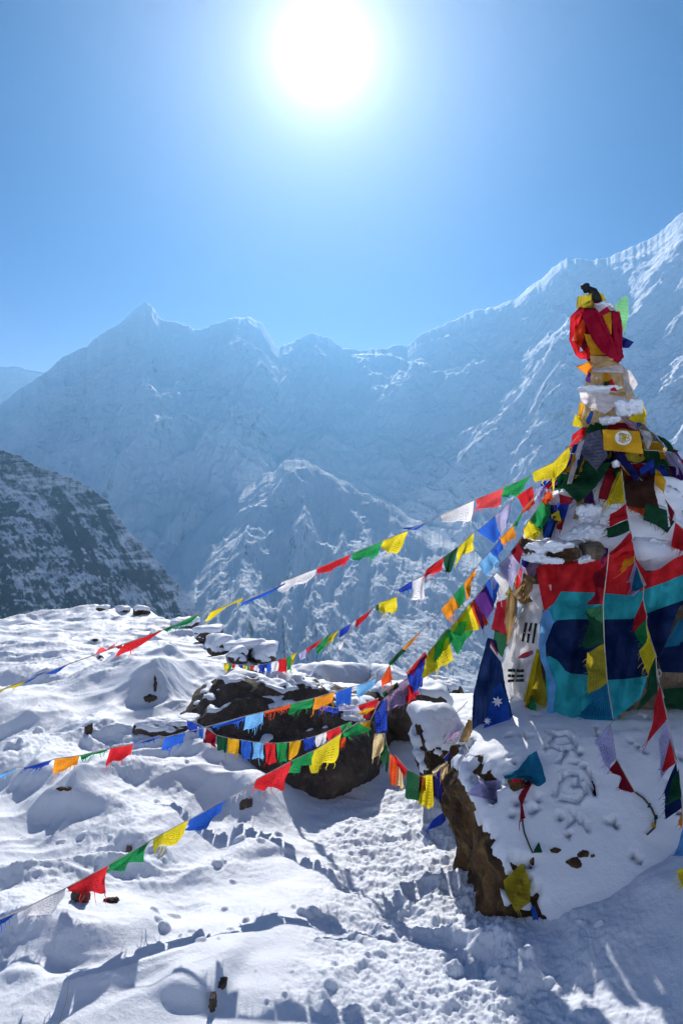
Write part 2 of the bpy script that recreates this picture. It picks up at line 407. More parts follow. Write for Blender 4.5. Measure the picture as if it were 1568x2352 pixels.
def build_ground():
    az_in = np.radians(np.linspace(-27, 27, 960)); az_out = np.radians(np.arange(29, 332, 3.0))
    az = np.r_[az_in, az_out]
    r1 = np.exp(np.linspace(math.log(1.9), math.log(15.5), 900)); r0 = np.linspace(.15, 1.85, 24); r2 = np.exp(np.linspace(math.log(15.8), math.log(900), 46))
    r = np.r_[r0, r1, r2]
    A, R = np.meshgrid(az, r); x = (R * np.sin(A)).ravel(); y = (R * np.cos(A)).ravel()
    z, near = ground_z(x, y)
    far = sstep(14, 60, np.hypot(x, y)); z = z + far * 18 * fbm(x / 60, y / 60, o=4, seed=40) * sstep(20, 200, np.hypot(x, y))
    for cx, cy, sx, sy, h, a in LP:
        m = (np.abs(x - cx) < .25) & (np.abs(y - cy) < .25)
        if not m.any(): continue
        dx, dy = x[m] - cx, y[m] - cy; u = dx * math.cos(a) + dy * math.sin(a); v = -dx * math.sin(a) + dy * math.cos(a)
        q = (u / sx) ** 2 + (v / sy) ** 2 + .35 * perlin(x[m] * 22, y[m] * 22, seed=51)
        z[m] += h * np.clip(1 - q, 0, 1) ** .55
    z = np.maximum(z, -520)
    n = len(az)
    o = mesh_from('snow_ground', np.c_[x, y, z], grid_faces(n, len(r), True), M_SNOW)
    return struct(o, 'trodden and wind furrowed snow covering the near slope')
build_ground()
_t = np.radians(np.arange(0, 360, 5.0)); _rr = np.array([0, 600., 2000, 6000, 14000, 40000])
_A, _R = np.meshgrid(_t, _rr)
vf = mesh_from('valley_ground', np.c_[(_R * np.sin(_A)).ravel(), (_R * np.cos(_A)).ravel(), (-515 + 0 * _R).ravel()], grid_faces(len(_t), len(_rr), True), M_SNOW)
struct(vf, 'snow filled valley floor far below the slope')

# ------------------------------------------------------------------ mountains
def mountain_material(name, rock, lo, hi, band=0.0, sc=1.0):
    t = NT(name); g = t.n('ShaderNodeNewGeometry'); p = g.outputs['Position']
    sep = t.n('ShaderNodeSeparateXYZ'); t.l(g.outputs['Normal'], sep.inputs[0])
    n1 = t.noise(p, .006 * sc, 6, .65, .5); n2 = t.noise(p, .03 * sc, 5, .65)
    mp_ = t.n('ShaderNodeMapping'); mp_.inputs['Rotation'].default_value = (0, math.radians(14), 0); mp_.inputs['Scale'].default_value = (.005 * sc, .005 * sc, .03 * sc); t.l(p, mp_.inputs['Vector'])
    st = t.noise(mp_.outputs[0], 1.0, 6, .68, .8)
    f = t.math('ADD', sep.outputs[2], t.math('MULTIPLY', t.math('SUBTRACT', n1, .5), .75))
    f = t.math('ADD', f, t.math('MULTIPLY', t.math('SUBTRACT', n2, .5), .6))
    f = t.math('ADD', f, t.math('MULTIPLY', t.math('SUBTRACT', st, .5), band))
    snow = t.ramp(f, lo, hi)
    rk = t.mix(t.ramp(st, .35, .65), rock, tuple(v * .6 for v in rock))
    col = t.mix(snow, rk, (.79, .85, .94))
    nb = t.bump(n2, .8, 14 / sc, t.bump(n1, .6, 40 / sc))
    return t.done(t.bsdf(col, .8, .15, nb).outputs[0])
M_MT_FAR = mountain_material('high_snow_face', (.20, .19, .19), -.02, .36, .25, .7)

M_MT_SPUR = mountain_material('snowy_spur', (.12, .115, .11), .18, .55, .25, 2.0)
M_MT_HILL = mountain_material('rocky_hillside', (.075, .078, .088), .40, .80, 1.0, 2.0)
def mountain(name, label, crest, scale, face, zb, mat, nc=900, ns=300, amp=.16, lam=.30, seed=1, jag=3.0, power=1.1, flute=1.0, FINE=.20):
    cr = np.array(crest, float); px = np.linspace(cr[0, 0], cr[-1, 0], nc)
    py = np.interp(px, cr[:, 0], cr[:, 1]); Yk = np.interp(px, cr[:, 0], cr[:, 2]) * 1000.0
    kw = max(3, int(nc * .09)); kk = np.hanning(2 * kw + 1); kk /= kk.sum(); Yk = np.convolve(np.pad(Yk, kw, mode='edge'), kk, 'valid')
    py0 = py.copy(); py = py + jag * (fbm(px / 28, px * 0 + seed, o=5, seed=seed + 70, gain=.6) - .15)
    dirs = np.array([ray(a, b) for a, b in zip(px, py)])
    C = EYE + dirs * (Yk / dirs[:, 1])[:, None]
    s = np.r_[np.linspace(0, 1, ns), np.linspace(1.02, 1.5, 26)]
    S = s[:, None]; Rc = np.hypot(C[:, 0], C[:, 1])[None, :]
    L = scale * 1000.0 * lam
    fk = face * 1000.0 / Rc.max()
    k = np.where(S <= 1, 1 - (1 - S) * fk, 1 + (S - 1) * fk)
    X = C[None, :, 0] * k; Yv = C[None, :, 1] * k
    zc = C[None, :, 2]; z0 = np.array([(EYE + ray(a, q) * (y / ray(a, q)[1]))[2] for a, q, y in zip(px, py0, Yk)])[None, :]; zc = z0 + (zc - z0) * np.where(S <= 1, np.maximum(S, 0) ** 7, 1)
    g = np.where(S <= 1, np.maximum(S, 0) ** power, 1 - (S - 1) * 1.1)
    Z = zb + (zc - zb) * g
    lat = C[None, :, 0] / L; dn = S * face * 1000.0 / L
    wp = .8 * perlin(lat * .7 + 7, dn * .7, seed=seed + 3); wq = .6 * perlin(lat * 1.1 + 3, dn * 1.1, seed=seed + 4)
    rib = ridged(lat + wp, dn * .62 + wq + seed, o=7, seed=seed, gain=.52) - .55
    fl = ridged(lat * 5 + wp * 3, dn * .9 + wq, o=3, seed=seed + 9, gain=.5) - .5
    fn = fbm(lat * 3, dn * 3, o=6, seed=seed + 20, gain=.58)
    w = np.where(S <= 1, np.clip((1 - S) * 6, 0, 1) * (.25 + .75 * np.clip(S * 4, 0, 1)), 0)
    H = (zc - zb)
    Z = Z + w * amp * H * (rib * 1.0 + .035 * flute * fl + FINE * fn)
    n = nc
    o = mesh_from(name, np.c_[X.ravel(), Yv.ravel(), Z.ravel()], grid_faces(n, len(s)), mat)
    return struct(o, label)
mountain('mountain', 'faint snow ridge farthest away at the left edge', [(-500, 800, 6.4), (-120, 850, 6.4), (0, 844, 6.4), (40, 842, 6.4), (65, 850, 6.4), (100, 856, 6.4), (160, 875, 6.4), (300, 900, 6.4), (500, 900, 6.4)], 6, 1.6, -300, M_MT_FAR, 300, 120, .10, .2, 5, 1.5)
mountain('mountain', 'long snowy main wall with a sharp pointed peak left of the sun',
         [(-600, 1000, 4.6), (-250, 985, 4.6), (-100, 965, 4.7), (0, 930, 4.7), (60, 885, 4.7), (110, 852, 4.7), (150, 817, 4.7), (200, 796, 4.7), (235, 765, 4.7), (275, 745, 4.7), (310, 712, 4.7), (335, 694, 4.7), (350, 702, 4.72), (370, 735, 4.75), (410, 741, 4.8),
          (445, 757, 4.9), (480, 752, 5.0), (520, 735, 5.0), (545, 728, 5.0), (580, 732, 5.1), (605, 747, 5.2), (625, 780, 5.4), (640, 798, 5.6), (670, 788, 5.6), (700, 770, 5.5), (725, 766, 5.5), (755, 775, 5.6), (785, 800, 5.8), (830, 805, 5.8), (870, 802, 5.7), (935, 792, 5.5),
          (980, 762, 5.2), (1040, 737, 4.9), (1090, 712, 4.7), (1130, 708, 4.6), (1180, 688, 4.5), (1230, 650, 4.25), (1280, 606, 4.0), (1300, 595, 3.95), (1340, 597, 3.9), (1390, 595, 3.85), (1440, 572, 3.75), (1500, 545, 3.6), (1530, 520, 3.5), (1555, 497, 3.4),
          (1575, 482, 3.35), (1640, 440, 3.2), (1700, 430, 3.1), (1850, 480, 3.05), (2050, 470, 3.0)], 5, 3.1, -520, M_MT_FAR, 1500, 420, .115, .26, 2, 4.0, 1.0)
mountain('mountain', 'lower snowy spur with a blunt top below the main wall',
         [(100, 1500, 2.85), (250, 1350, 2.96), (365, 1275, 3.08), (430, 1225, 3.19), (500, 1168, 3.29), (560, 1122, 3.40), (610, 1090, 3.46), (650, 1066, 3.51), (682, 1052, 3.51), (715, 1064, 3.46), (745, 1082, 3.40), (800, 1112, 3.29), (850, 1140, 3.24), (900, 1163, 3.19), (960, 1198, 3.13), (1050, 1255, 2.96), (1200, 1300, 2.85), (1400, 1340, 2.75), (1700, 1380, 2.64)],
         3.2, 1.7, -520, M_MT_SPUR, 1000, 340, .16, .34, 8, 6.0, 1.0)
mountain('mountain', 'dark banded rocky hillside dusted with snow at the left edge',
         [(-700, 930, 1.72), (-400, 960, 1.72), (-150, 1015, 1.72), (0, 1036, 1.72), (40, 1043, 1.72), (75, 1066, 1.71), (150, 1092, 1.70), (210, 1120, 1.68), (250, 1155, 1.67), (290, 1212, 1.65), (330, 1252, 1.61), (380, 1310, 1.59), (420, 1352, 1.57), (450, 1397, 1.54), (475, 1440, 1.51), (520, 1520, 1.46), (600, 1700, 1.39)],
         1.6, .66, -500, M_MT_HILL, 800, 340, .15, .30, 14, 5.0, FINE=.30)
mountain('mountain', 'bright streaked snow shoulder behind the cairn at the right edge',
         [(1380, 1250, 1.9), (1450, 1150, 1.9), (1500, 1105, 1.9), (1540, 1084, 1.9), (1568, 1074, 1.9), (1650, 1050, 1.9), (1800, 1000, 1.9), (2000, 980, 1.9)], 1.9, .9, -500, M_MT_SPUR, 300, 160, .15, .2, 23, 4.0)

# unseen part of the mountain ring, added to bounce sunlight into shaded faces
_a = np.radians(np.linspace(95, 265, 260)); _s = np.linspace(0, 1.25, 60)
_A2, _S2 = np.meshgrid(_a, _s); _R2 = 1300 + 1500 * _S2
_hh = 1150 + 300 * fbm(_A2 * 4, _A2 * 0 + 3, o=5, seed=77)
_Z2 = -500 + (_hh + 500) * np.where(_S2 <= 1, _S2, 1 - (_S2 - 1) * 1.2) + 260 * np.clip(1.05 - _S2, 0, 1) * _S2 * 4 * (ridged(_A2 * 7, _S2 * 1.2, o=5, seed=78) - .5)
struct(mesh_from('mountain', np.c_[(_R2 * np.sin(_A2)).ravel(), (_R2 * np.cos(_A2)).ravel(), _Z2.ravel()], grid_faces(260, 60), M_MT_FAR), 'unseen snow wall of the mountain ring, added behind the photographer to bounce sunlight')

# ------------------------------------------------------------------ rocks and their snow
def ico_dirs(sub):
    bm = bmesh.new(); bmesh.ops.create_icosphere(bm, subdivisions=sub, radius=1.0)
    v = np.array([t.co[:] for t in bm.verts]); f = np.array([[q.index for q in t.verts] for t in bm.faces]); bm.free()
    return v / np.linalg.norm(v, axis=1)[:, None], f
ICO = {}
def rock_shape(c, scale, planes=None, seed=0, sub=5, p=14, rough=.05, nplanes=13, freq=1.6):
    if sub not in ICO: ICO[sub] = ico_dirs(sub)
    d, f = ICO[sub]
    if planes is None:
        rg = np.random.RandomState(seed); n = rg.normal(size=(nplanes, 3)); n /= np.linalg.norm(n, axis=1)[:, None]
        n = np.r_[n, [[0, 0, 1], [0, 0, -1], [1, 0, 0], [-1, 0, 0], [0, 1, 0], [0, -1, 0]]]; h = np.r_[rg.uniform(.72, 1.0, nplanes), np.ones(6)]
        sc = np.array(scale); dd = d
    else:
        n = np.array([q[0] for q in planes], float); n /= np.linalg.norm(n, axis=1)[:, None]
        h = np.array([np.dot(nn, np.array(q[1]) - np.array(c)) for nn, q in zip(n, planes)]); sc = np.ones(3); dd = d
    t = np.maximum(dd @ n.T / h[None, :], 0)
    r = 1.0 / (np.sum(t ** p, axis=1) ** (1.0 / p))
    v = dd * r[:, None] * sc
    m = float(np.mean(sc)) if planes is None else 1.0
    q = v / m * freq + seed * 3.1
    disp = rough * m * (fbm(q[:, 0], q[:, 1], q[:, 2], o=5, seed=seed, gain=.55) * 1.0 + .7 * (ridged(q[:, 0] * 1.3, q[:, 1] * 1.3, q[:, 2] * 1.3, o=4, seed=seed + 5) - .6))
    v = v + dd * disp[:, None]
    return v + np.array(c), f
def normals_of(o):
    n = np.empty(len(o.data.vertices) * 3, np.float32); o.data.vertex_normals.foreach_get('vector', n); return n.reshape(-1, 3)
def biggest(ff, n):
    par = np.arange(n)
    for _ in range(400):
        m = par[ff].min(axis=1); q = par.copy()
        for k in range(ff.shape[1]): np.minimum.at(q, ff[:, k], m)
        q = q[q]
        if (q == par).all(): break
        par = q
    root = par[ff[:, 0]]; u, cnt = np.unique(root, return_counts=True)
    return ff[np.isin(root, u[cnt > .12 * cnt.max()])] if n > 60000 else ff
def snow_on(o, v, f, lo=.35, hi=.75, th=.05, noise=.35, freq=3.0, seed=0, extra=None, name='snow_cover', parent=None, base=None):
    nn = normals_of(o)
    nz = perlin(v[:, 0] * freq, v[:, 1] * freq, v[:, 2] * freq, seed=seed + 90) + .6 * perlin(v[:, 0] * freq * 3, v[:, 1] * freq * 3, v[:, 2] * freq * 3, seed=seed + 91)
    m = nn[:, 2] + noise * nz
    if extra is not None: m = m + extra
    k = sstep(lo, hi, m)
    off = k * th * (1 + .35 * perlin(v[:, 0] * 5, v[:, 1] * 5, v[:, 2] * 5, seed=seed + 92)) - .012 * (1 - sstep(lo - .02, lo + .06, m))
    dirn = nn * .75 + np.array([0, 0, .35])
    if base is not None:      # deep snow fills the hollows of the rock under it
        q = sstep(lo - .02, lo + .12, m)[:, None]; v = v * (1 - q) + base * q; dirn = dirn * (1 - q) + np.array([-.05, -.35, .9]) * q; off = off * (1 - q[:, 0]) + th * q[:, 0]
    sv = v + dirn * off[:, None]
    keep = (k[f] > 0).any(axis=1)
    ff = biggest(f[keep], len(v)); used = np.unique(ff); mp = np.full(len(v), -1); mp[used] = np.arange(len(used))
    return mesh_from(name, sv[used], mp[ff], M_SNOW, parent or o)
def rock(name, label, c, scale, seed, snow=True, mat=None, sub=5, rough=.07, lo=.35, hi=.7, th=.04, noise=.35, freq=3.0, planes=None, cat='rock', group=None, nplanes=13, extra=None, rfreq=1.6):
    v, f = rock_shape(c, scale, planes, seed, sub, 30 if planes is not None else 14, rough, nplanes, rfreq)
    o = mesh_from(name, v, f, mat or M_ROCK_DARK)
    tag(o, label, cat, group)
    if snow:
        snow_on(o, v, f, lo, hi, th, noise, freq, seed, None if extra is None else extra(v))
    return o
def at(px, py, Y): return tuple(P(px, py, Y))
# the dark boulder in the middle: its outline follows the photograph's, its depth is its own
rock('boulder', 'largest dark boulder, low and wide, with snow streaks and a flag garland across it', at(650, 1722, 6.15), (.78, .60, .50), 3, True, M_ROCK_DARK, 6, .075, .86, .97, .013, .26, 3.4,
     planes=[((-.2, -.8, -.55), P(700, 1858, 5.45)), ((-.05, -.93, .36), P(640, 1700, 5.45)), ((.0, -.62, .78), P(640, 1590, 5.85)), ((-.75, -.35, .45), P(450, 1610, 6.0)), ((-.95, .1, -.25), P(428, 1650, 6.1)), ((.14, .06, .97), P(620, 1560, 6.2)),
             ((.95, -.25, .1), P(868, 1700, 6.0)), ((.6, -.25, .75), P(815, 1610, 6.0)), ((-.3, .08, .95), P(520, 1556, 6.2)), ((0, 1, .1), (0, 6.9, 0)), ((-.62, -.25, -.75), P(560, 1790, 5.7)), ((.6, -.5, -.6), P(800, 1830, 5.6)), ((0, 0, -1), (0, 0, -.35)), ((.2, -.75, .6), P(760, 1600, 5.8))], cat='boulder', rfreq=2.0)
rock('boulder', 'long flat dark ledge sticking out of the snow left of the largest boulder', tuple(ground_on_ray(385, 1690, True) + np.array([0, .05, .03])), (.24, .16, .075), 7, True, M_ROCK_DARK, 5, .10, .7, 1.0, .02, .3, cat='boulder')
rock('boulder', 'snow capped boulder with a dark crack line behind the largest boulder', at(790, 1600, 7.4), (.36, .3, .27), 12, True, M_ROCK_DARK, 5, .07, .18, .45, .05, .3, 2.5, cat='boulder')
rock('boulder', 'small round capped boulder touching the crack lined one on its right', at(895, 1592, 7.2), (.2, .22, .2), 15, True, M_ROCK_DARK, 5, .07, .3, .6, .045, .25, cat='boulder')
rock('boulder', 'blotchy dark boulder behind the knot where the flag strings meet', at(962, 1665, 6.7), (.36, .34, .34), 18, True, M_ROCK_DARK, 5, .09, .32, .62, .035, .55, 4.0, cat='boulder')
rock('boulder', 'brown based boulder with a snowy shoulder beside the left foot of the cairn', at(1010, 1735, 5.4), (.18, .24, .27), 22, True, M_ROCK_BROWN, 5, .07, .05, .35, .05, .35, 3.0, cat='boulder')
rock('boulder', 'rubbly brown boulder under patchy snow at the drop behind the flags', at(1015, 1590, 7.9), (.22, .2, .13), 25, True, M_ROCK_BROWN, 5, .10, .45, .75, .03, .6, 6.0, cat='boulder')
for px, py, Y, sx, sz, sd, lab in [(505, 1490, 9.4, .16, .13, 31, 'round snow capped rock with a dark left side on the left skyline'), (565, 1497, 9.2, .22, .13, 32, 'wide snow capped rock with dark hollows left of the small flag row'), (605, 1508, 9.0, .14, .12, 33, 'dark faced rock at the right end of the left skyline'),
                                   (545, 1512, 8.8, .12, .09, 34, 'little snow mounded rock just above the small flag row'), (700, 1565, 8.0, .3, .14, 35, 'snow mounded rock right of the small flag row'),
                                   (478, 1462, 10.2, .18, .11, 36, 'pointed snowy rock high on the left skyline'), (420, 1438, 11.4, .22, .10, 37, 'flat snowy rock on the skyline behind the green flag')]:
    rock('rock', lab, at(px, py, Y), (sx, .2, sz), sd, True, M_ROCK_DARK, 4, .09, .12, .4, .04, .4, 4.0)
for px, py, Y, sx, sz, sd, lab in [(238, 1401, 13.6, .10, .05, 41, 'small brown rock on the snow crest, leftmost of three'), (280, 1406, 13.2, .13, .07, 42, 'broad brown rock on the snow crest, middle of three'), (324, 1411, 12.8, .16, .13, 43, 'tallest brown rock on the snow crest, right of two others')]:
    rock('rock', lab, at(px, py, Y), (sx, .12, sz), sd, True, M_ROCK_BROWN, 4, .12, .5, .8, .03, .3, 6.0)
for px, py, Y, sx, sz, sd, mt, lab in [(217, 1468, 9.5, .05, .022, 51, M_ROCK_BROWN, 'thin brown rock lying alone on the upper snow slope'), (356, 1560, 7.35, .012, .15, 52, M_ROCK_DARK, 'tall thin dark sliver standing for the crack line right of the shaded snow mound'), (343, 1598, 7.2, .07, .04, 53, M_ROCK_DARK, 'low dark rock at the foot of the shaded snow mound'),  # the tall thin sliver is added in place of a dark crack line
                                   (201, 1668, 5.95, .028, .085, 54, M_ROCK_DARK, 'pointed dark rock standing in the mid left snow'), (297, 1945, 4.05, .015, .035, 55, M_ROCK_DARK, 'small dark rock peeking out above the green flag'), (566, 1838, 4.82, .04, .045, 56, M_ROCK_DARK, 'dark knob of rock in the snow mound under the red flag'),
                                   (186, 2040, 3.27, .035, .07, 57, M_ROCK_DARK, 'sharp dark rock spike behind the lowest red flag'), (488, 2300, 2.62, .009, .045, 58, M_ROCK_DARK, 'upright thin dark rock sliver in the bottom snow'), (508, 2258, 2.72, .016, .012, 59, M_ROCK_DARK, 'round dark pebble beside the bottom rock sliver'),
                                   (232, 1508, 8.0, .03, .03, 60, M_ROCK_BROWN, 'tiny brown pebble at the top of the shaded snow mound'), (148, 1808, 4.75, .05, .012, 61, M_ROCK_BROWN, 'flat brown stone lying below the orange flag'), (255, 2068, 3.3, .03, .018, 62, M_ROCK_BROWN, 'brown stones half buried right of the dark rock spike'),
                                   (430, 1640, 6.05, .05, .05, 63, M_ROCK_BROWN, 'golden brown lichen covered stone at the left end of the largest boulder')]:
    g_ = ground_on_ray(px, py + sz / Y * FPX * .7, True); k_ = g_[1] / Y
    rock('rock', lab, (g_[0], g_[1] + .01, g_[2] - sz * k_ * .05), (sx * k_, max(.03, sx * .9) * k_, sz * k_), sd, False, mt, 4, .22, rfreq=2.6, nplanes=9)
# ------------------------------------------------------------------ the big snowed-up boulder the cairn stands on
STROKES = [(3, [(775, 290), (800, 240), (835, 205), (900, 190), (940, 225), (955, 290)]), (3, [(800, 262), (870, 285), (950, 270)]), (3, [(900, 300), (850, 360)]),
           (3, [(830, 540), (848, 490), (885, 430)]), (3, [(885, 430), (950, 425), (990, 448), (935, 486)]), (3, [(935, 486), (1005, 500), (1015, 535), (960, 575), (890, 570), (830, 545)]),
           (3, [(850, 752), (900, 712), (965, 668)]), (3, [(918, 620), (970, 680), (1042, 760)])]
_A, _B, _C = P(1200, 1712, 4.12), P(1040, 1793, 3.97), P(1110, 1668, 4.7)
_ch = np.cross(_B - _A, _C - _A); _ch = _ch * np.sign(_ch[2])
bx = [((-1, -.05, -.2), P(1038, 1800, 3.98)), ((0, -.04, 1), P(1400, 1670, 4.35)), ((-.03, -.68, .73), P(1300, 1702, 4.12)), (tuple(_ch), _A), ((-.5, -.86, .05), P(1160, 2040, 3.50)),
      ((-.85, .53, .05), P(1075, 1675, 4.62)), ((1, 0, .2), (4.4, 5, 0)), ((0, 1, .2), (2, 6.8, 0)), ((0, 0, -1), (0, 0, -.7))]
bc = np.array((2.0, 4.9, -.1))
FOCUS = np.array((-.8, -.9, .65)) / np.linalg.norm((-.8, -.9, .65))
if 7 not in ICO: ICO[7] = ico_dirs(7)
_d = ICO[7][0] + .72 * FOCUS; ICO[7] = (_d / np.linalg.norm(_d, axis=1)[:, None], ICO[7][1])
bv, bf = rock_shape(bc, (1, 1, 1), bx, 4, 7, 20, .085, freq=2.6)
big = mesh_from('boulder', bv, bf, M_ROCK_BROWN)
tag(big, 'huge boulder under the cairn, brown left face, letters drawn in its snow', 'boulder')
bn = normals_of(big)
ext = -.9 * sstep(.4, .75, -bn[:, 0]) + .65 * sstep(.80, 1.0, bv[:, 0])
ext = ext - .75 * sstep(.12, .5, perlin(bv[:, 0] * 15, bv[:, 1] * 15, bv[:, 2] * 15, seed=301)) * sstep(1.0, .72, bv[:, 0]) * sstep(.5, .4, bv[:, 2])
bs, _ = rock_shape(bc, (1, 1, 1), bx, 4, 7, 16, .03, freq=.9)
bs = bs + (bs - bc) / np.linalg.norm(bs - bc, axis=1)[:, None] * .065
sc_big = snow_on(big, bv, bf, .22, .46, .055, .62, 8.0, 9, ext, base=bs)
# letters pressed into that snow with a stick
me = sc_big.data; nV = len(me.vertices); co = np.empty(nV * 3, np.float32); me.vertices.foreach_get('co', co); co = co.reshape(-1, 3).astype(float)
qx, qy = proj(co); best = np.full(nV, 99.0)
for reg, pts in STROKES:
    pp = [np.array(D(reg, *p)) for p in pts]
    for a, b in zip(pp[:-1], pp[1:]):
        ab = b - a; t = np.clip(((qx - a[0]) * ab[0] + (qy - a[1]) * ab[1]) / (ab @ ab), 0, 1)
        best = np.minimum(best, np.hypot((qx - a[0] - t * ab[0]), (qy - a[1] - t * ab[1]) * 1.6))
top = co[:, 2] > .1
co[:, 2] += np.where(top, -.034 * np.exp(-(best / 3.8) ** 2) + .007 * np.exp(-((best - 9) / 3.5) ** 2), 0)
co[:, 2] += .006 * fbm(co[:, 0] * 9, co[:, 1] * 9, o=3, seed=66)
me.vertices.foreach_set('co', co.astype(np.float32).ravel()); me.update()
BV_BIG = [bvh_of(big), bvh_of(sc_big)]
for px, py, sx, sz, sd, lab in [(1318, 1985, .045, .03, 71, 'largest brown stone poking through the snow under the drawn letters'), (1335, 1962, .028, .02, 72, 'small brown stone just above the largest one under the drawn letters'), (1362, 1972, .014, .02, 73, 'tiny brown stone at the right end of the row under the letters'),
                                (1275, 1955, .026, .02, 74, 'brown stone right of the green rag at the end of the thin cord'), (1226, 1978, .02, .02, 75, 'little brown stone left of the green rag on the snowy boulder'), (1240, 1993, .008, .016, 78, 'thin reddish stone chip below the green rag'),
                                (1188, 1805, .05, .035, 76, 'brown stone under the teal cloth on the snowy boulder'), (1100, 1742, .03, .02, 77, 'reddish brown stone in the sunlit snow on the boulder corner')]:
    y = hit(BV_BIG, px, py) or 3.9
    rock('rock', lab, at(px, py, y + .012), (sx, sx * .8, sz), sd, False, M_ROCK_BROWN, 3, .14, rfreq=2.5)

# ------------------------------------------------------------------ the cairn: stone drum, cone, mast
AXY = 5.0
KC = AXY / 5.7
AXP = [(640, 1352), (690, 1358), (770, 1371), (830, 1390), (870, 1392), (940, 1402), (1040, 1416), (1200, 1425), (1300, 1432), (1750, 1436)]
def axis_x(z):
    py = np.array([a[0] for a in AXP], float); zz = np.array([P(784, q, AXY)[2] for q in py])[::-1]
    xx = np.array([P(a[1], a[0], AXY)[0] for a in AXP])[::-1]
    return np.interp(z, zz, xx)
def zpy(py): return P(784, py, AXY)[2]
def revolve(name, prof, mat, parent, nseg=96, rows=60, amp=.02, freq=5, seed=1, cap=True, stones=0):
    zz = np.array([p[0] for p in prof]); rr = np.array([p[1] for p in prof]) * KC; t = np.r_[0, np.cumsum(np.hypot(np.diff(zz), np.diff(rr)))]
    s = np.linspace(0, t[-1], rows); z = np.interp(s, t, zz); r = np.interp(s, t, rr)
    A, Z = np.meshgrid(np.linspace(0, 2 * math.pi, nseg, endpoint=False), z); R = np.repeat(r[:, None], nseg, 1)
    n = fbm(np.cos(A) * R * freq + 9, np.sin(A) * R * freq, Z * freq, o=3, seed=seed)
    R = np.maximum(R + amp * n * sstep(0, .1, R), 0.0005)
    if stones:
        course = np.floor(Z / .13); w = worley(A * R.mean() / .19 + course * .37, Z / .13, seed + 3); R = R - stones * sstep(.32, .55, w)
    v = np.c_[(axis_x(Z) + R * np.cos(A)).ravel(), (AXY + R * np.sin(A)).ravel(), Z.ravel()]
    return mesh_from(name, v, grid_faces(nseg, rows, True), mat, parent)
cairn = thing('cairn', 'tall stone cairn with a mast, wrapped all over in prayer flags and scarves', 'cairn')
drum = revolve('stone_base', [(.45, .80), (1.0, .77), (zpy(1300), .70), (zpy(1275), .68), (zpy(1262), .60), (zpy(1258), .01)], M_STONE, cairn, 160, 90, .03, 3, 1, stones=.03)
cone = revolve('stone_cone', [(zpy(1266), .60), (zpy(1200), .53), (zpy(1120), .43), (zpy(1040), .31), (zpy(1000), .24), (zpy(980), .20), (zpy(975), .01)], M_STONE, cairn, 128, 80, .04, 4, 2, stones=.025)
mast = revolve('mast', [(zpy(1000), .035), (zpy(700), .028), (zpy(675), .026), (zpy(674), .001)], M_WOOD, cairn, 16, 30, .004, 20, 3)
w1 = revolve('cloth_wrap', [(zpy(990), .03), (zpy(985), .21), (zpy(950), .215), (zpy(915), .17), (zpy(880), .15), (zpy(850), .12), (zpy(838), .09), (zpy(836), .02)], fabric('cream', 0, .3), cairn, 96, 70, .035, 9, 4)
w2 = revolve('cloth_wrap', [(zpy(838), .02), (zpy(832), .09), (zpy(800), .135), (zpy(760), .155), (zpy(725), .14), (zpy(700), .09), (zpy(690), .03)], fabric('darkred', 0, .3), cairn, 96, 60, .03, 10, 5)
w1['label'] = 'cream scarf wrapping below the red bundle'; w2['label'] = 'dark red cloth bundle round the top of the mast'
# black plastic cap on the mast tip: a short dark tube with a flared square head, leaning left
def tube(pts, rad, n=8):
    pts = [np.array(p, float) for p in pts]; V = []; F = []
    rads = rad if isinstance(rad, (list, tuple)) else [rad] * len(pts)
    for i, p in enumerate(pts):
        t = pts[min(i + 1, len(pts) - 1)] - pts[max(i - 1, 0)]; t = t / (np.linalg.norm(t) + 1e-9)
        a = np.cross(t, (0.13, .98, .1)); a /= (np.linalg.norm(a) + 1e-9); b = np.cross(t, a)
        for k in range(n):
            q = 2 * math.pi * k / n; V.append(p + rads[i] * (math.cos(q) * a + math.sin(q) * b))
        if i:
            for k in range(n): F.append(((i - 1) * n + k, (i - 1) * n + (k + 1) % n, i * n + (k + 1) % n, i * n + k))
    F.append(tuple(range(n - 1, -1, -1))); F.append(tuple(len(V) - n + k for k in range(n)))
    return V, F
d1 = lambda x, y, Y=5.66: P(*D(1, x, y), Y * KC)
V, F = tube([d1(690, 310), d1(672, 250), d1(645, 185), d1(610, 165), d1(592, 160), d1(585, 180)], [.032, .034, .028, .02, .02, .015], 10)
cap = mesh_from('mast_cap', V, F, M_BLACK, cairn); cap['label'] = 'black strap and tip on top of the mast'
V, F = tube([d1(580, 200), d1(575, 165), d1(570, 150), d1(565, 118), d1(563, 112)], [.016, .022, .028, .028, .022], 4)
mesh_from('mast_tip', V, F, M_BLACK, cap)
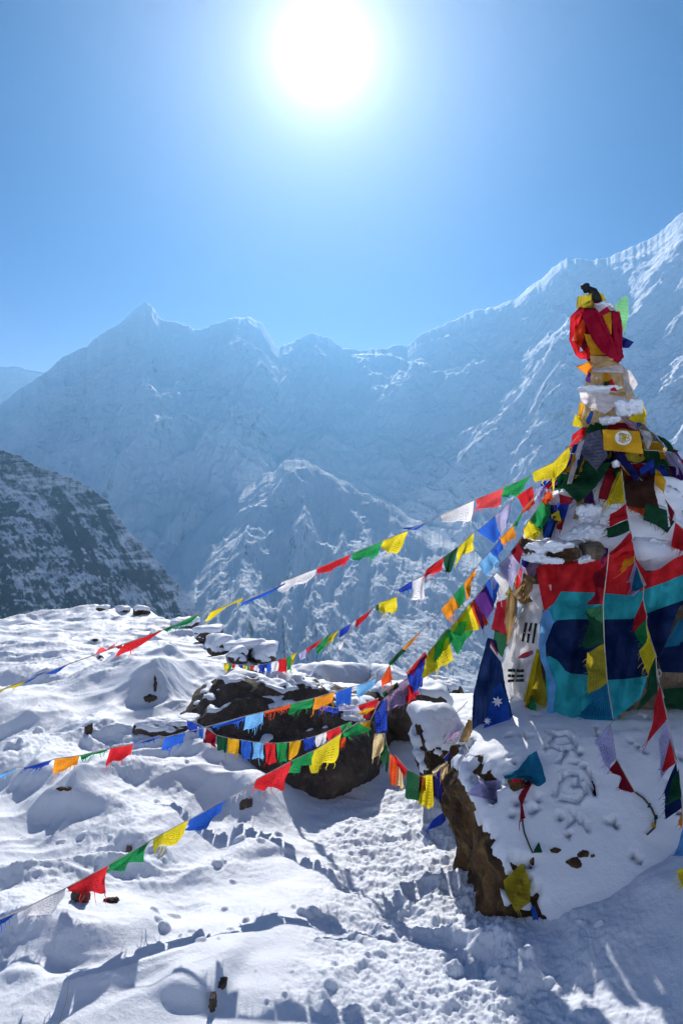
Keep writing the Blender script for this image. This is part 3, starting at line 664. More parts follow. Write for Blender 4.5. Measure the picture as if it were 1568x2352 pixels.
# snow lying on the cairn's ledge and cone
def snow_patch(parent, src, zlo, zhi, th, seed, fr=5, az=None, bias=0):
    n = len(src.data.vertices); c = np.empty(n * 3, np.float32); src.data.vertices.foreach_get('co', c); c = c.reshape(-1, 3).astype(float)
    f = np.array([p.vertices[:] for p in src.data.polygons]); nn = normals_of(src)
    m = .55 * perlin(c[:, 0] * fr, c[:, 1] * fr, c[:, 2] * fr, seed=seed) + .45 + bias - .9 * sstep(zlo + .06, zlo - .06, c[:, 2]) - .9 * sstep(zhi - .06, zhi + .06, c[:, 2])
    k = sstep(.15, .5, m); keep = (k[f] > 0).any(axis=1); v = c + (nn * .8 + np.array([0, 0, .3])) * (th * k * (1 + .5 * perlin(c[:, 0] * 7, c[:, 1] * 7, c[:, 2] * 7, seed=seed + 2)) - .012 * (1 - k))[:, None]
    fa = f[keep]; par = np.arange(n)
    while True:
        m_ = par[fa].min(axis=1); q = par.copy()
        for k_ in range(fa.shape[1]): np.minimum.at(q, fa[:, k_], m_)
        q = q[q]
        if (q == par).all(): break
        par = q
    root = par[fa[:, 0]]; ids, cnt = np.unique(root, return_counts=True); o = None
    for r_ in ids[np.argsort(-cnt)][cnt[np.argsort(-cnt)] > 12][::-1]:
        ff = fa[root == r_]; u = np.unique(ff); mp = np.full(n, -1); mp[u] = np.arange(len(u))
        o = mesh_from('snow_cover', v[u], mp[ff], M_SNOW, parent)
    return o
s1 = snow_patch(cairn, cone, zpy(1275), zpy(1130), .09, 5, 3, bias=.35)
s2 = snow_patch(cairn, drum, zpy(1295), zpy(1255), .09, 6, 3, bias=.35)
BV_C = [bvh_of(o) for o in (drum, cone, w1, w2, s1)]
def hugY(px, py):
    y = hit(BV_C, px, py)
    return AXY - .04 if y is None else y
def hugB(px, py):
    y = hit(BV_BIG, px, py)
    return 4.0 if y is None else y
# stones lying in the ledge snow
for x, y, Y, sx, sz, sd, lab in [(770, 548, 5.02, .11, .065, 81, 'big brown stone lying in the snow on the ledge above the red flag stripe'), (975, 530, 5.0, .065, .06, 82, 'round dark stone on the snowy ledge right of the big brown one'), (565, 515, 5.12, .055, .06, 83, 'small brown stone at the left end of the snowy cairn ledge')]:
    rock('stone', lab, P(*D(2, x, y), Y * KC), (sx * KC, .1, sz * KC), sd, False, M_ROCK_BROWN if sd != 82 else M_STONE, 4, .08, cat='stone')
def lump(parent, reg, x, y, w, h, Y, seed, dep=.09):
    Y = Y * KC; c = P(*D(reg, x, y), Y); k = Y / FPX * REG[reg][2]
    v, f = rock_shape(c, (w * k, dep, h * k), None, seed, 5, 6, .22, 9, 1.6)
    return mesh_from('snow_cover', v, f, M_SNOW, parent)
for a in [(2, 700, 515, 170, 42, 5.03, 91, .14), (2, 590, 578, 75, 32, 5.06, 92), (2, 700, 600, 75, 22, 4.98, 93, .06), (2, 930, 590, 70, 28, 5.0, 94), (2, 930, 430, 160, 60, 5.13, 95, .12), (2, 1330, 540, 120, 110, 5.12, 96, .14), (2, 1400, 440, 110, 110, 5.25, 98, .12), (2, 940, 300, 80, 70, 5.22, 97, .08),
          (1, 740, 1195, 230, 38, 5.5, 101, .06), (1, 1010, 1375, 165, 100, 5.44, 102, .07), (1, 800, 1500, 100, 50, 5.42, 103, .06), (1, 740, 335, 80, 28, 5.56, 104, .05), (1, 880, 1955, 40, 40, 5.26, 105, .03)]:
    lump(cairn, *a)

# ------------------------------------------------------------------ cloth
def resample(pts, n):
    p = np.array(pts, float); s = np.r_[0, np.cumsum(np.linalg.norm(np.diff(p, axis=0), axis=1))]
    t = np.linspace(0, s[-1], n); return np.c_[np.interp(t, s, p[:, 0]), np.interp(t, s, p[:, 1])]
_cs = [100]
def cloth(name, label, cat, reg, L, R, colr, off=.03, Y=None, fold=(0.0, 40, .02), bulge=0.0, nu=16, nv=22, prt=0.0, trans=.5, hug=hugY, parent=None, group=None, fray=0, seed=None):
    """L and R are the two side edges (top to bottom) as seen; the sheet lies `off` in front of what it hangs on"""
    _cs[0] += 1; sd = seed or _cs[0]
    l = resample([D(reg, *p) for p in L], nv); r = resample([D(reg, *p) for p in R], nv)
    fa, wlen, amp = fold; ca, sa = math.cos(math.radians(fa)), math.sin(math.radians(fa))
    u = np.linspace(0, 1, nu); PX = l[:, None, 0] * (1 - u) + r[:, None, 0] * u; PY = l[:, None, 1] * (1 - u) + r[:, None, 1] * u
    edge = .8 * fbm(PX / 7, PY / 7, o=2, seed=sd) * (np.minimum(np.minimum(u, 1 - u)[None, :], 1) < .01)
    PX = PX + edge * 1.2
    def base(px, py): return hug(px, py) - off
    if Y is None:
        B = np.array([[base(PX[i, j], PY[i, j]) for j in range(nu)] for i in range(nv)])
        for _ in range(3):      # cloth spans the small hollows between stones
            Bp = np.pad(B, 1, mode='edge'); B = np.minimum(B + .0, (Bp[:-2, 1:-1] + Bp[2:, 1:-1] + Bp[1:-1, :-2] + Bp[1:-1, 2:] + 2 * B) / 6)
    else:
        y0, y1 = Y if isinstance(Y, tuple) else (Y, Y); y0 *= KC; y1 *= KC; B = np.repeat(np.linspace(y0, y1, nv)[:, None], nu, 1)
    ac = (PX * ca + PY * sa) / wlen; al = (-PX * sa + PY * ca) / (wlen * 4)
    Fd = amp * (perlin(ac, al, seed=sd) + .45 * perlin(ac * 2.3, al * 1.6, seed=sd + 1)) + bulge * np.sin(math.pi * u)[None, :] * np.sin(math.pi * np.linspace(.04, .96, nv))[:, None] ** .5
    B = B - Fd
    V = np.array([P(PX[i, j], PY[i, j], B[i, j]) for i in range(nv) for j in range(nu)])
    F = [tuple(q) for q in grid_faces(nu, nv)]
    UV = [(a, 1 - b) for b in np.linspace(0, 1, nv) for a in u]
    V = list(V)
    if fray: threads(V, F, UV, [V[(nv - 1) * nu + j] for j in range(nu)], np.array(V[(nv - 1) * nu]) - np.array(V[(nv - 2) * nu]), fray, sd)
    o = mesh_from(name, V, F, fabric(colr, prt, trans), parent, UV)
    if parent is None: tag(o, label, cat, group)
    elif label: o['label'] = label
    o_grid[o.name] = (PX, PY, B)
    return o
o_grid = {}
def threads(V, F, UV, edge, dirv, n, seed, ln=.05):
    rg = random.Random(seed); dirv = np.array(dirv); dirv = dirv / (np.linalg.norm(dirv) + 1e-9)
    for k in range(n):
        t = rg.random() * (len(edge) - 1.001); i = int(t); p = np.array(edge[i]) * (1 - t + i) + np.array(edge[i + 1]) * (t - i)
        side = np.array(edge[i + 1]) - np.array(edge[i]); side = side / (np.linalg.norm(side) + 1e-9)
        l = ln * rg.uniform(.25, 1.0) ** 1.5; w = rg.uniform(.0012, .003); b = len(V); d = dirv + side * rg.uniform(-.45, .45) + np.array([0, rg.uniform(-.3, .3), 0])
        for s in (0, .5, 1):
            c = p + d * l * s + side * .006 * math.sin(s * 4 + k); V.append(c - side * w * (1 - .6 * s)); V.append(c + side * w * (1 - .6 * s)); UV += [(.01, .01), (.02, .02)]
        F += [(b, b + 1, b + 3, b + 2), (b + 2, b + 3, b + 5, b + 4)]
def on_cloth(o, px, py, lift=.004):
    PX, PY, B = o_grid[o.name]; d = (PX - px) ** 2 + (PY - py) ** 2; k = np.argsort(d.ravel())[:4]; w = 1 / (d.ravel()[k] + .05)
    return P(px, py, float((B.ravel()[k] * w).sum() / w.sum()) - lift)
def mark(o, name, reg, poly, mat, lift=.004, n=6):
    """a printed shape on a cloth, following its folds: ruled between the first and second half of the outline"""
    h = len(poly) // 2; l = resample([D(reg, *p) for p in poly[:h]], n); r = resample([D(reg, *p) for p in poly[h:][::-1]], n)
    V = [on_cloth(o, *(l[i] * (1 - t) + r[i] * t), lift) for i in range(n) for t in np.linspace(0, 1, n)]
    return mesh_from(name, V, [tuple(q) for q in grid_faces(n, n)], mat, o)
def disc(o, name, reg, cx, cy, rx, ry, mat, lift, r0=0.0, star=0, rot=0.0, inner=.45):
    n = star * 2 if star else 40; V = []; F = []; rings = np.linspace(r0, 1, 4)
    for q in rings:
        for k in range(n):
            a = 2 * math.pi * k / n + rot; f = q * (inner if star and k % 2 else 1.0)
            V.append(on_cloth(o, *D(reg, cx + rx * f * math.cos(a), cy + ry * f * math.sin(a)), lift))
    for i in range(3):
        for k in range(n): F.append((i * n + k, i * n + (k + 1) % n, (i + 1) * n + (k + 1) % n, (i + 1) * n + k))
    return mesh_from(name, V, F, mat, o)
def strokes(o, name, reg, lines, w, mat, lift):
    V = []; F = []
    for ln in lines:
        p = np.array(ln, float)
        p = resample(p, max(4, len(p) * 3)); t = np.gradient(p, axis=0); t /= (np.linalg.norm(t, axis=1)[:, None] + 1e-9); nn = np.c_[-t[:, 1], t[:, 0]] * w / 2; b = len(V)
        for a, m in zip(p, nn): V += [on_cloth(o, *D(reg, *(a - m)), lift), on_cloth(o, *D(reg, *(a + m)), lift)]
        for i in range(len(p) - 1): F.append((b + 2 * i, b + 2 * i + 1, b + 2 * i + 3, b + 2 * i + 2))
    return mesh_from(name, V, F, mat, o)
# ------------------------------------------------------------------ strings of prayer flags
_fs = [0]
def make_flag(parent, TL, TR, hl, hr, colr, seed, amp=.016, prt=.9, fray=9, tip=1.0):
    rg = random.Random(seed); nu, nv = 12, 10
    TL, TR, hl, hr = (np.array(q, float) for q in (TL, TR, hl, hr))
    e = TR - TL; n = np.cross(e, (hl + hr) / 2); n = n / (np.linalg.norm(n) + 1e-9)
    size = (np.linalg.norm(hl) + np.linalg.norm(hr)) / 2
    ph, k1, k2 = rg.uniform(0, 6.28), rg.uniform(.8, 1.7), rg.uniform(.5, 1.2); a = amp * min(1.6, .5 + size / .12)
    V, F, UV = [], [tuple(q) for q in grid_faces(nu, nv)], []
    for i in range(nv):
        v = i / (nv - 1)
        for j in range(nu):
            u = j / (nu - 1); h = hl * (1 - u) + hr * u
            p = TL + e * u + h * v
            p = p + n * a * (math.sin(6.28 * (k1 * u + .25 * v) + ph) * (.12 + .88 * v) + .6 * math.sin(6.28 * k2 * (v + .6 * u) + ph * 2) * v)
            if i == nv - 1: p = p + h * rg.uniform(-.05, .02)
            if i == nv - 1 and j in (0, nu - 1): p = p - h * .05
            V.append(p); UV.append((u, 1 - v))
    if fray: threads(V, F, UV, [V[(nv - 1) * nu + j] for j in range(nu)], hl + hr, fray, seed + 5, .035 + size * .22)
    o = mesh_from('flag', V, F, fabric(colr, prt), parent, UV)
    NAMES = {'ltblue': 'light blue', 'dgreen': 'dark green', 'darkred': 'dark red', 'orangered': 'orange red', 'pinkred': 'washed out red', 'royal': 'deep blue', 'gold': 'amber', 'ltgreen': 'pale green', 'deepnavy': 'navy', 'pale': 'pale white'}
    o['label'] = NAMES.get(colr, colr) + ' flag'
    return o
def flag_string(label, reg, items, y0, y1, curve=1.0, cord=.0022, cordmat=None, group='prayer flag strings', hug=None, off=.06, amp=.016, prt=.9, fray=9):
    """items along the string: ('p', [reg], x, y) a point of the cord; ('f', [reg], x0, y0, x1, y1, hx0, hy0, hx1, hy1, colour) a flag"""
    seq = []
    for it in items:
        it = list(it); k = it.pop(0); rg_ = reg
        if it and isinstance(it[0], str): rg_ = int(it.pop(0))
        s = REG[rg_][2]
        if k == 'p': seq.append(('p', D(rg_, *it[:2])))
        else: seq.append(('f', D(rg_, *it[:2]), D(rg_, *it[2:4]), (it[4] * s, it[5] * s), (it[6] * s, it[7] * s), it[8]))
    flat = []
    for q in seq: flat += [q[1]] if q[0] == 'p' else [q[1], q[2]]
    flat = np.array(flat); s = np.r_[0, np.cumsum(np.linalg.norm(np.diff(flat, axis=0), axis=1))]; s /= s[-1]
    Y = y0 + (y1 - y0) * s ** curve
    if hug is not None:
        Y = np.array([min(Y[i], hug(*flat[i]) - off) if hug == hugB else hug(*flat[i]) - off for i in range(len(flat))])
        for _ in range(2): Yp = np.pad(Y, 1, mode='edge'); Y = np.minimum(Y, (Yp[:-2] + Yp[2:] + Y) / 3)
    root = thing('prayer_flag_string', label, 'prayer flags', group=group)
    pts = [P(*flat[i], Y[i]) for i in range(len(flat))]
    smooth = []
    for i, p in enumerate(pts):
        if not smooth or np.linalg.norm(p - smooth[-1]) > .012: smooth.append(p)
    V, F = tube(smooth, cord, 6); mesh_from('cord', V, F, cordmat or M_CORD, root)
    i = 0
    for q in seq:
        if q[0] == 'p': i += 1; continue
        _fs[0] += 1
        (xa, ya), (xb, yb) = q[1], q[2]; Ya, Yb = Y[i], Y[i + 1]; A, B = pts[i], pts[i + 1]; i += 2
        Yba, Ybb = Ya, Yb
        if hug is not None:
            Yba = min(Ya + .1, hug(xa + q[3][0], ya + q[3][1]) - off * .8); Ybb = min(Yb + .1, hug(xb + q[4][0], yb + q[4][1]) - off * .8)
        hl = P(xa + q[3][0], ya + q[3][1], Yba) - A; hr = P(xb + q[4][0], yb + q[4][1], Ybb) - B
        make_flag(root, A, B, hl, hr, q[5], _fs[0] * 7 + 3, amp, prt, fray)
    return root
f, p = 'f', 'p'
flag_string('highest long flag string, from the cairn shoulder across the mountains to the left edge', 7, [
    (p, '5', -90, 785), (f, '5', -60, 770, 205, 668, -5, 42, -25, 14, 'yellow'), (f, '5', 210, 662, 530, 545, -35, 28, -8, 10, 'blue'), (f, '5', 700, 485, 900, 408, 60, -55, -10, 12, 'pinkred'), (f, '5', 920, 402, 1190, 305, -80, 115, -6, 12, 'red'), (f, '5', 1200, 300, 1480, 176, 30, 18, -50, 45, 'green'),
    (p, '4', 195, 122), (f, '4', 215, 120, 380, 45, -40, 58, -8, 12, 'yellow'), (f, '4', 385, 65, 600, -28, -25, 38, -10, 12, 'blue'), (f, 30, 740, 240, 660, -28, 68, -20, 65, 'white'), (f, 245, 655, 455, 570, 2, 38, -40, 70, 'red'), (f, 460, 565, 645, 490, 0, 45, -50, 95, 'green'), (f, 650, 485, 805, 425, -12, 55, -85, 148, 'yellow'),
    (f, 800, 420, 995, 338, -40, 6, -40, 32, 'blue'), (f, 1000, 330, 1205, 240, -8, 48, -28, 132, 'white'), (f, 1215, 235, 1385, 165, -10, 65, -42, 118, 'pinkred'), (f, 1385, 160, 1550, 90, -12, 65, -90, 120, 'green'), (f, '1', 20, 2040, 245, 1930, 45, 80, 20, 170, 'yellow'), (f, '1', 250, 1925, 400, 1770, -60, 330, 0, 120, 'yellow'), (p, '1', 500, 1660)], 3.25, 4.75)
flag_string('lowest flag string, from the bottom left corner up past the boulder to the knotted cords', 6, [
    (p, -120, 745), (f, -100, 738, 80, 662, -5, 30, 0, 15, 'blue'), (f, 85, 660, 300, 553, -25, 52, -28, 105, 'white'), (f, 305, 550, 500, 445, 30, 25, -38, 128, 'red'), (f, 500, 440, 690, 335, -8, 60, -48, 88, 'green'), (f, 705, 325, 865, 238, -15, 60, -60, 98, 'yellow'), (f, 875, 235, 1050, 138, -10, 68, -42, 85, 'blue'), (f, 1060, 130, 1165, 78, 0, 12, 0, 8, 'white'),
    (f, '4', 450, 1000, 635, 903, -12, 62, -60, 142, 'red'), (f, '4', 640, 900, 760, 845, -22, 85, -40, 70, 'green'), (f, '4', 755, 850, 900, 755, -35, 112, -50, 150, 'yellow'), (f, '4', 900, 755, 985, 700, 15, 28, 60, 48, 'green'), (f, '4', 965, 712, 1050, 690, 0, 25, 5, 50, 'gold'), (p, '4', 1095, 590)], 2.6, 4.75)
flag_string('thick flag string climbing steeply from the knotted cords to the left side of the cairn', 7, [
    (p, '4', 1095, 590), (f, '4', 1070, 605, 1135, 575, 5, 145, 0, 175, 'royal'), (f, '4', 1060, 640, 1120, 575, -60, 40, -30, 60, 'darkred'), (f, '4', 1110, 545, 1190, 490, 10, 25, 10, 25, 'dgreen'), (f, '4', 1130, 540, 1245, 468, -5, 100, 5, 135, 'mauve'), (f, '4', 1225, 520, 1250, 500, 10, 90, 60, 50, 'red'), (f, '4', 1240, 450, 1340, 335, 20, 95, -20, 185, 'royal'), (f, '4', 1235, 440, 1335, 330, 10, 28, 10, 28, 'red'), (f, '4', 1345, 345, 1450, 210, -32, 132, 30, 165, 'yellow'), (f, '4', 1350, 335, 1460, 205, 30, 65, 20, 60, 'green'),
    (f, 1040, 1060, 1160, 890, 55, 125, 40, 165, 'green'), (f, 1055, 1030, 1180, 870, 20, 25, 60, 160, 'yellow'), (f, 1190, 860, 1275, 760, 60, 190, 55, 130, 'purple'), (f, 1180, 880, 1200, 850, 50, 150, 95, 145, 'orangered'), (f, 1255, 770, 1320, 700, 65, 125, 40, 70, 'blue'), (f, 1300, 740, 1370, 640, 25, 150, 50, 130, 'pale'), (f, 1345, 650, 1430, 565, 95, 155, 55, 65, 'lavender'), (f, 1425, 560, 1500, 455, 50, 70, 20, 60, 'darkred'), (f, '2', 520, 395, 560, 330, 20, 70, 60, 65, 'yellow'), (f, '2', 565, 330, 650, 205, 40, 60, 50, 75, 'green'), (f, '2', 640, 200, 690, 130, 20, 50, 25, 45, 'orangered'), (p, '2', 740, 60)], 4.75, 4.7)
flag_string('middle flag string, from the left edge across the boulder and up beside the cairn', 5, [
    (p, -40, 1395), (f, -30, 1375, 120, 1312, -5, 40, 0, 12, 'ltblue'), (f, 185, 1310, 385, 1258, -12, 28, -25, 40, 'royal'), (f, 405, 1250, 590, 1225, -20, 120, -22, 65, 'orange'), (f, 592, 1228, 795, 1178, 5, 22, -18, 18, 'green'), (f, 815, 1170, 985, 1140, -42, 128, -22, 80, 'red'), (f, 990, 1130, 1170, 1080, 2, 18, -6, 20, 'blue'), (f, 1215, 1090, 1372, 1053, -30, 100, -28, 82, 'blue'),
    (f, '4', 215, 718, 395, 668, 10, 16, -8, 20, 'blue'), (f, '4', 392, 670, 490, 645, -8, 82, -4, 62, 'ltblue'), (f, '4', 492, 645, 635, 603, 5, 12, -8, 24, 'orangered'), (f, '4', 640, 600, 750, 575, -28, 58, -12, 45, 'green'), (f, '4', 757, 575, 865, 540, -12, 62, -15, 62, 'orange'), (f, '4', 866, 545, 955, 512, -4, 65, -18, 92, 'blue'), (f, '4', 975, 510, 1080, 468, 4, 60, -12, 48, 'ltblue'),
    (f, '4', 1105, 470, 1150, 400, 5, 45, 18, 75, 'orangered'), (f, '4', 1140, 390, 1210, 315, 12, 15, 25, 10, 'dgreen'), (f, '4', 1215, 308, 1310, 222, 8, 14, -2, 14, 'orange'), (p, '4', 1410, 125), (f, '7', 1000, 908, 1072, 828, 40, 68, 42, 68, 'orange'), (f, '7', 1078, 825, 1145, 745, 30, 65, -10, 130, 'green'), (f, '7', 1145, 745, 1210, 658, 15, 120, 0, 40, 'orange'), (f, '7', 1145, 748, 1205, 665, 15, 40, 0, 30, 'red'),
    (f, '7', 1228, 638, 1300, 555, 45, 70, 48, 62, 'ltblue'), (f, '7', 1300, 555, 1362, 480, 48, 52, 14, 42, 'blue'), (f, '7', 1358, 475, 1440, 395, 22, 42, 16, 68, 'orange'), (f, '7', 1445, 400, 1500, 305, 2, 5, -25, 60, 'green'), (f, '7', 1490, 310, 1568, 225, 10, 15, 5, 40, 'orangered'), (p, '2', 620, 120)], 3.7, 4.7)
flag_string('rear flag string with a tight row of tiny flags behind the boulder', 4, [
    (p, 268, 392), (f, 277, 390, 305, 392, 0, 38, 0, 38, 'yellow'), (f, 306, 392, 320, 394, 0, 38, 0, 38, 'green'), (f, 321, 394, 339, 396, 0, 38, 0, 38, 'red'), (f, 340, 397, 359, 399, 0, 36, 0, 36, 'pale'), (f, 361, 400, 378, 401, 0, 38, 0, 38, 'royal'), (f, 379, 402, 400, 402, 0, 40, 0, 42, 'yellow'), (f, 401, 402, 416, 403, 0, 42, 0, 42, 'green'), (f, 417, 403, 438, 402, 0, 46, 0, 46, 'red'), (f, 440, 402, 462, 400, 0, 48, 0, 48, 'pale'), (f, 463, 400, 498, 394, 2, 52, 0, 56, 'royal'),
    (f, 500, 392, 528, 386, 2, 58, 0, 62, 'blue'), (f, 530, 384, 563, 376, 0, 58, 2, 66, 'white'), (f, 566, 372, 606, 362, 3, 68, 8, 76, 'red'), (f, 606, 362, 630, 350, 6, 72, -4, 66, 'green'), (f, 632, 346, 668, 330, -2, 62, -28, 52, 'yellow'), (f, 672, 342, 715, 312, 5, 48, -5, 45, 'lavender'), (f, 712, 316, 800, 258, -2, 24, 0, 18, 'red'), (f, 768, 300, 842, 228, 0, 40, 0, 42, 'green'), (f, 832, 250, 885, 215, -24, 55, -18, 42, 'yellow'),
    (f, 888, 217, 950, 180, -4, 46, 0, 28, 'royal'), (f, 945, 183, 985, 155, -68, 148, -30, 40, 'white'), (f, 972, 165, 1068, 98, 0, 44, -5, 14, 'red'), (f, 1075, 90, 1115, 66, 8, 24, 5, 24, 'dgreen'), (f, 1092, 75, 1185, 42, -4, 48, -4, 86, 'yellow'), (f, '7', 735, 790, 825, 735, 10, 18, -5, 52, 'royal'), (f, '7', 828, 738, 905, 700, -4, 118, -5, 150, 'white'), (f, '7', 912, 665, 1015, 590, -35, 72, -12, 72, 'red'), (f, '7', 1018, 588, 1108, 525, -4, 78, -58, 165, 'dgreen'),
    (f, '7', 1110, 528, 1200, 440, -20, 100, -12, 100, 'yellow'), (f, '7', 1220, 430, 1330, 338, 105, 78, 35, 120, 'blue'), (f, '7', 1332, 338, 1440, 240, 28, 115, -22, 125, 'lavender'), (f, '7', 1462, 215, 1560, 155, 60, 92, 10, 75, 'red'), (p, '2', 640, 70)], 6.7, 4.75, .8, amp=.012)
flag_string('low garland of small square flags hanging across the front of the largest boulder', 4, [
    (p, 40, 672), (f, 85, 690, 140, 708, 0, 52, 0, 55, 'royal'), (f, 146, 712, 172, 725, 0, 60, 0, 62, 'blue'), (f, 176, 728, 184, 730, -4, 62, 6, 60, 'white'), (f, 188, 735, 240, 768, -20, 60, 0, 65, 'darkred'), (f, 242, 772, 296, 782, 0, 75, 0, 78, 'dgreen'), (f, 300, 783, 360, 792, -5, 75, 0, 88, 'gold'), (f, 370, 793, 420, 800, -4, 95, 0, 98, 'blue'), (f, 430, 803, 490, 808, 4, 85, -2, 88, 'ltblue'), (f, 497, 809, 550, 810, 0, 108, -4, 112, 'red'), (f, 556, 809, 614, 806, 0, 98, 0, 102, 'green'),
    (f, 622, 803, 685, 794, -6, 105, -12, 66, 'gold'), (f, 692, 788, 758, 774, 18, 60, -4, 58, 'royal'), (f, 760, 772, 818, 750, 4, 62, -5, 52, 'white'), (f, 818, 750, 888, 722, 6, 58, 5, 40, 'red'), (f, 888, 720, 950, 695, 5, 30, 0, 25, 'green'), (f, 872, 790, 918, 778, 4, 42, 0, 55, 'orangered'), (p, 1090, 605)], 5.25, 4.8, fray=3)
flag_string('short flag string from the orange flag to the knot, in front of the boulder', 4, [
    (p, 745, 612), (f, 768, 605, 880, 628, 2, 30, 0, 28, 'royal'), (f, 872, 622, 985, 612, 2, 20, 0, 26, 'lavender'), (f, 985, 612, 1090, 575, 3, 25, -4, 45, 'red'), (f, 1000, 640, 1090, 600, -15, 20, -10, 40, 'gold'), (p, 1096, 592)], 4.5, 4.77, fray=4)
flag_string('drooping flag string hanging from the knot to the snow beside the cairn foot', 4, [
    (p, 1095, 592), (p, 1100, 740), (f, 1068, 762, 1125, 758, -15, 142, -8, 92, 'cream'), (f, 1127, 800, 1148, 862, -38, 70, -8, 105, 'dgreen'), (f, 1148, 868, 1196, 905, -4, 140, -4, 145, 'orangered'), (f, 1188, 925, 1215, 945, -5, 110, 8, 105, 'cream'), (f, 1172, 868, 1240, 948, 5, 40, -10, 45, 'red'), (f, 1238, 950, 1312, 985, -8, 145, 8, 138, 'dgreen'), (f, 1306, 982, 1336, 986, -5, 78, 2, 72, 'darkred'), (f, 1326, 980, 1372, 974, -28, 150, 8, 178, 'yellow'), (f, 1384, 962, 1412, 925, 8, 145, 18, 205, 'navy'), (f, 1370, 958, 1450, 905, 5, 15, 5, 18, 'cream'), (f, 1415, 940, 1455, 925, -3, 70, -8, 88, 'cream'),
    (f, 1432, 890, 1492, 818, 8, 25, 8, 22, 'navy'), (f, '3', 200, 245, 275, 150, -18, 15, 5, 60, 'mauve'), (f, '3', 190, 215, 255, 90, 0, 20, 60, 60, 'grey'), (p, '3', 330, 10)], 4.75, 4.4, fray=5)
flag_string('flag string dropping down the right front of the cairn onto the snow', 2, [
    (p, 1160, 0), (f, 1165, 10, 1187, 212, -90, 215, -105, 45, 'yellow'), (f, 1192, 222, 1205, 325, -112, 92, -118, 38, 'red'), (f, 1202, 330, 1218, 402, -148, 62, -140, 52, 'dgreen'), (f, 1225, 402, 1250, 560, -150, 170, -125, 42, 'red'), (f, 1252, 566, 1248, 605, -70, 18, -92, 78, 'gold'), (f, 1250, 592, 1322, 760, -35, 130, -88, 82, 'lavender'), (f, 1262, 640, 1310, 770, -35, 150, -50, 40, 'petrol'), (f, 1302, 850, 1330, 970, -52, 130, -88, 100, 'red'), (f, 1325, 985, 1350, 1200, -82, 85, -10, 15, 'green'), (f, 1322, 1000, 1388, 1215, 5, 120, -8, 10, 'yellow'), (f, 1350, 1110, 1388, 1222, -78, 82, -52, 132, 'yellow'), (f, 1384, 1232, 1400, 1452, -70, 230, -125, 120, 'dgreen'), (f, 1412, 1402, 1465, 1640, -20, 130, -140, 165, 'red'),
    (f, '3', 1470, 110, 1528, 345, -40, 130, -92, 110, 'lavender'), (f, '3', 1490, 225, 1526, 362, -40, 165, -85, 60, 'red'), (f, '3', 1526, 362, 1562, 620, -68, 160, -98, 72, 'deepnavy'), (f, '3', 1540, 400, 1560, 560, -40, 60, -80, 40, 'dgreen'), (f, '3', 1562, 620, 1566, 700, -12, 30, -14, 50, 'orange'), (f, '3', 1566, 720, 1585, 900, -40, 170, -90, -5, 'ltblue'), (f, '3', 1585, 960, 1600, 1100, -60, 20, -15, 20, 'yellow')], 4.45, 3.3, .8)
flag_string('see-through flag string down the middle of the wide striped flag onto the snow', 2, [
    (p, 1082, 500), (f, 1075, 590, 1042, 885, -60, 90, -112, 5, 'darkred'), (f, 1046, 890, 1050, 1142, -118, 35, -122, 38, 'dgreen'), (f, 1051, 1148, 1070, 1398, -120, 72, -130, 68, 'olive'), (f, 1070, 1402, 1110, 1650, -135, 65, -185, -5, 'petrol'), (f, '3', 1150, 140, 1182, 340, -95, 98, -40, 72, 'lavender'), (f, '3', 1186, 342, 1292, 530, -30, 72, -30, 5, 'darkred')], 4.3, 4.0, 1, hug=lambda a, b: min(hugY(a, b), hugB(a, b)), off=.30)
flag_string('flag string running down right from under the yellow emblem flag', 1, [
    (p, 900, 1810), (f, 930, 1960, 1120, 2090, 25, 45, -15, 70, 'yellow'), (f, 1130, 2095, 1390, 2352, -10, 60, -20, 100, 'yellow'), (f, '2', 1400, 250, 1510, 345, -180, -20, -60, 90, 'dgreen'), (f, '2', 1450, 200, 1510, 280, 10, 20, -20, 80, 'darkred'), (f, '2', 1515, 350, 1620, 430, -30, 160, -20, 120, 'red'), (p, '2', 1700, 500)], 4.62, 4.3)
flag_string('flag string leaving the cairn behind the right frame edge, green and blue', 1, [
    (p, 1250, 1880), (f, 1330, 1960, 1400, 2100, -30, 90, -40, 60, 'lavender'), (f, 1400, 2080, 1500, 2250, -30, 60, -20, 80, 'purple'), (f, 1490, 2150, 1600, 2330, 10, 40, 0, 60, 'green'), (f, '2', 1530, 260, 1650, 420, -30, 30, -10, 90, 'ltgreen'), (p, '2', 1720, 480)], 4.85, 4.7)

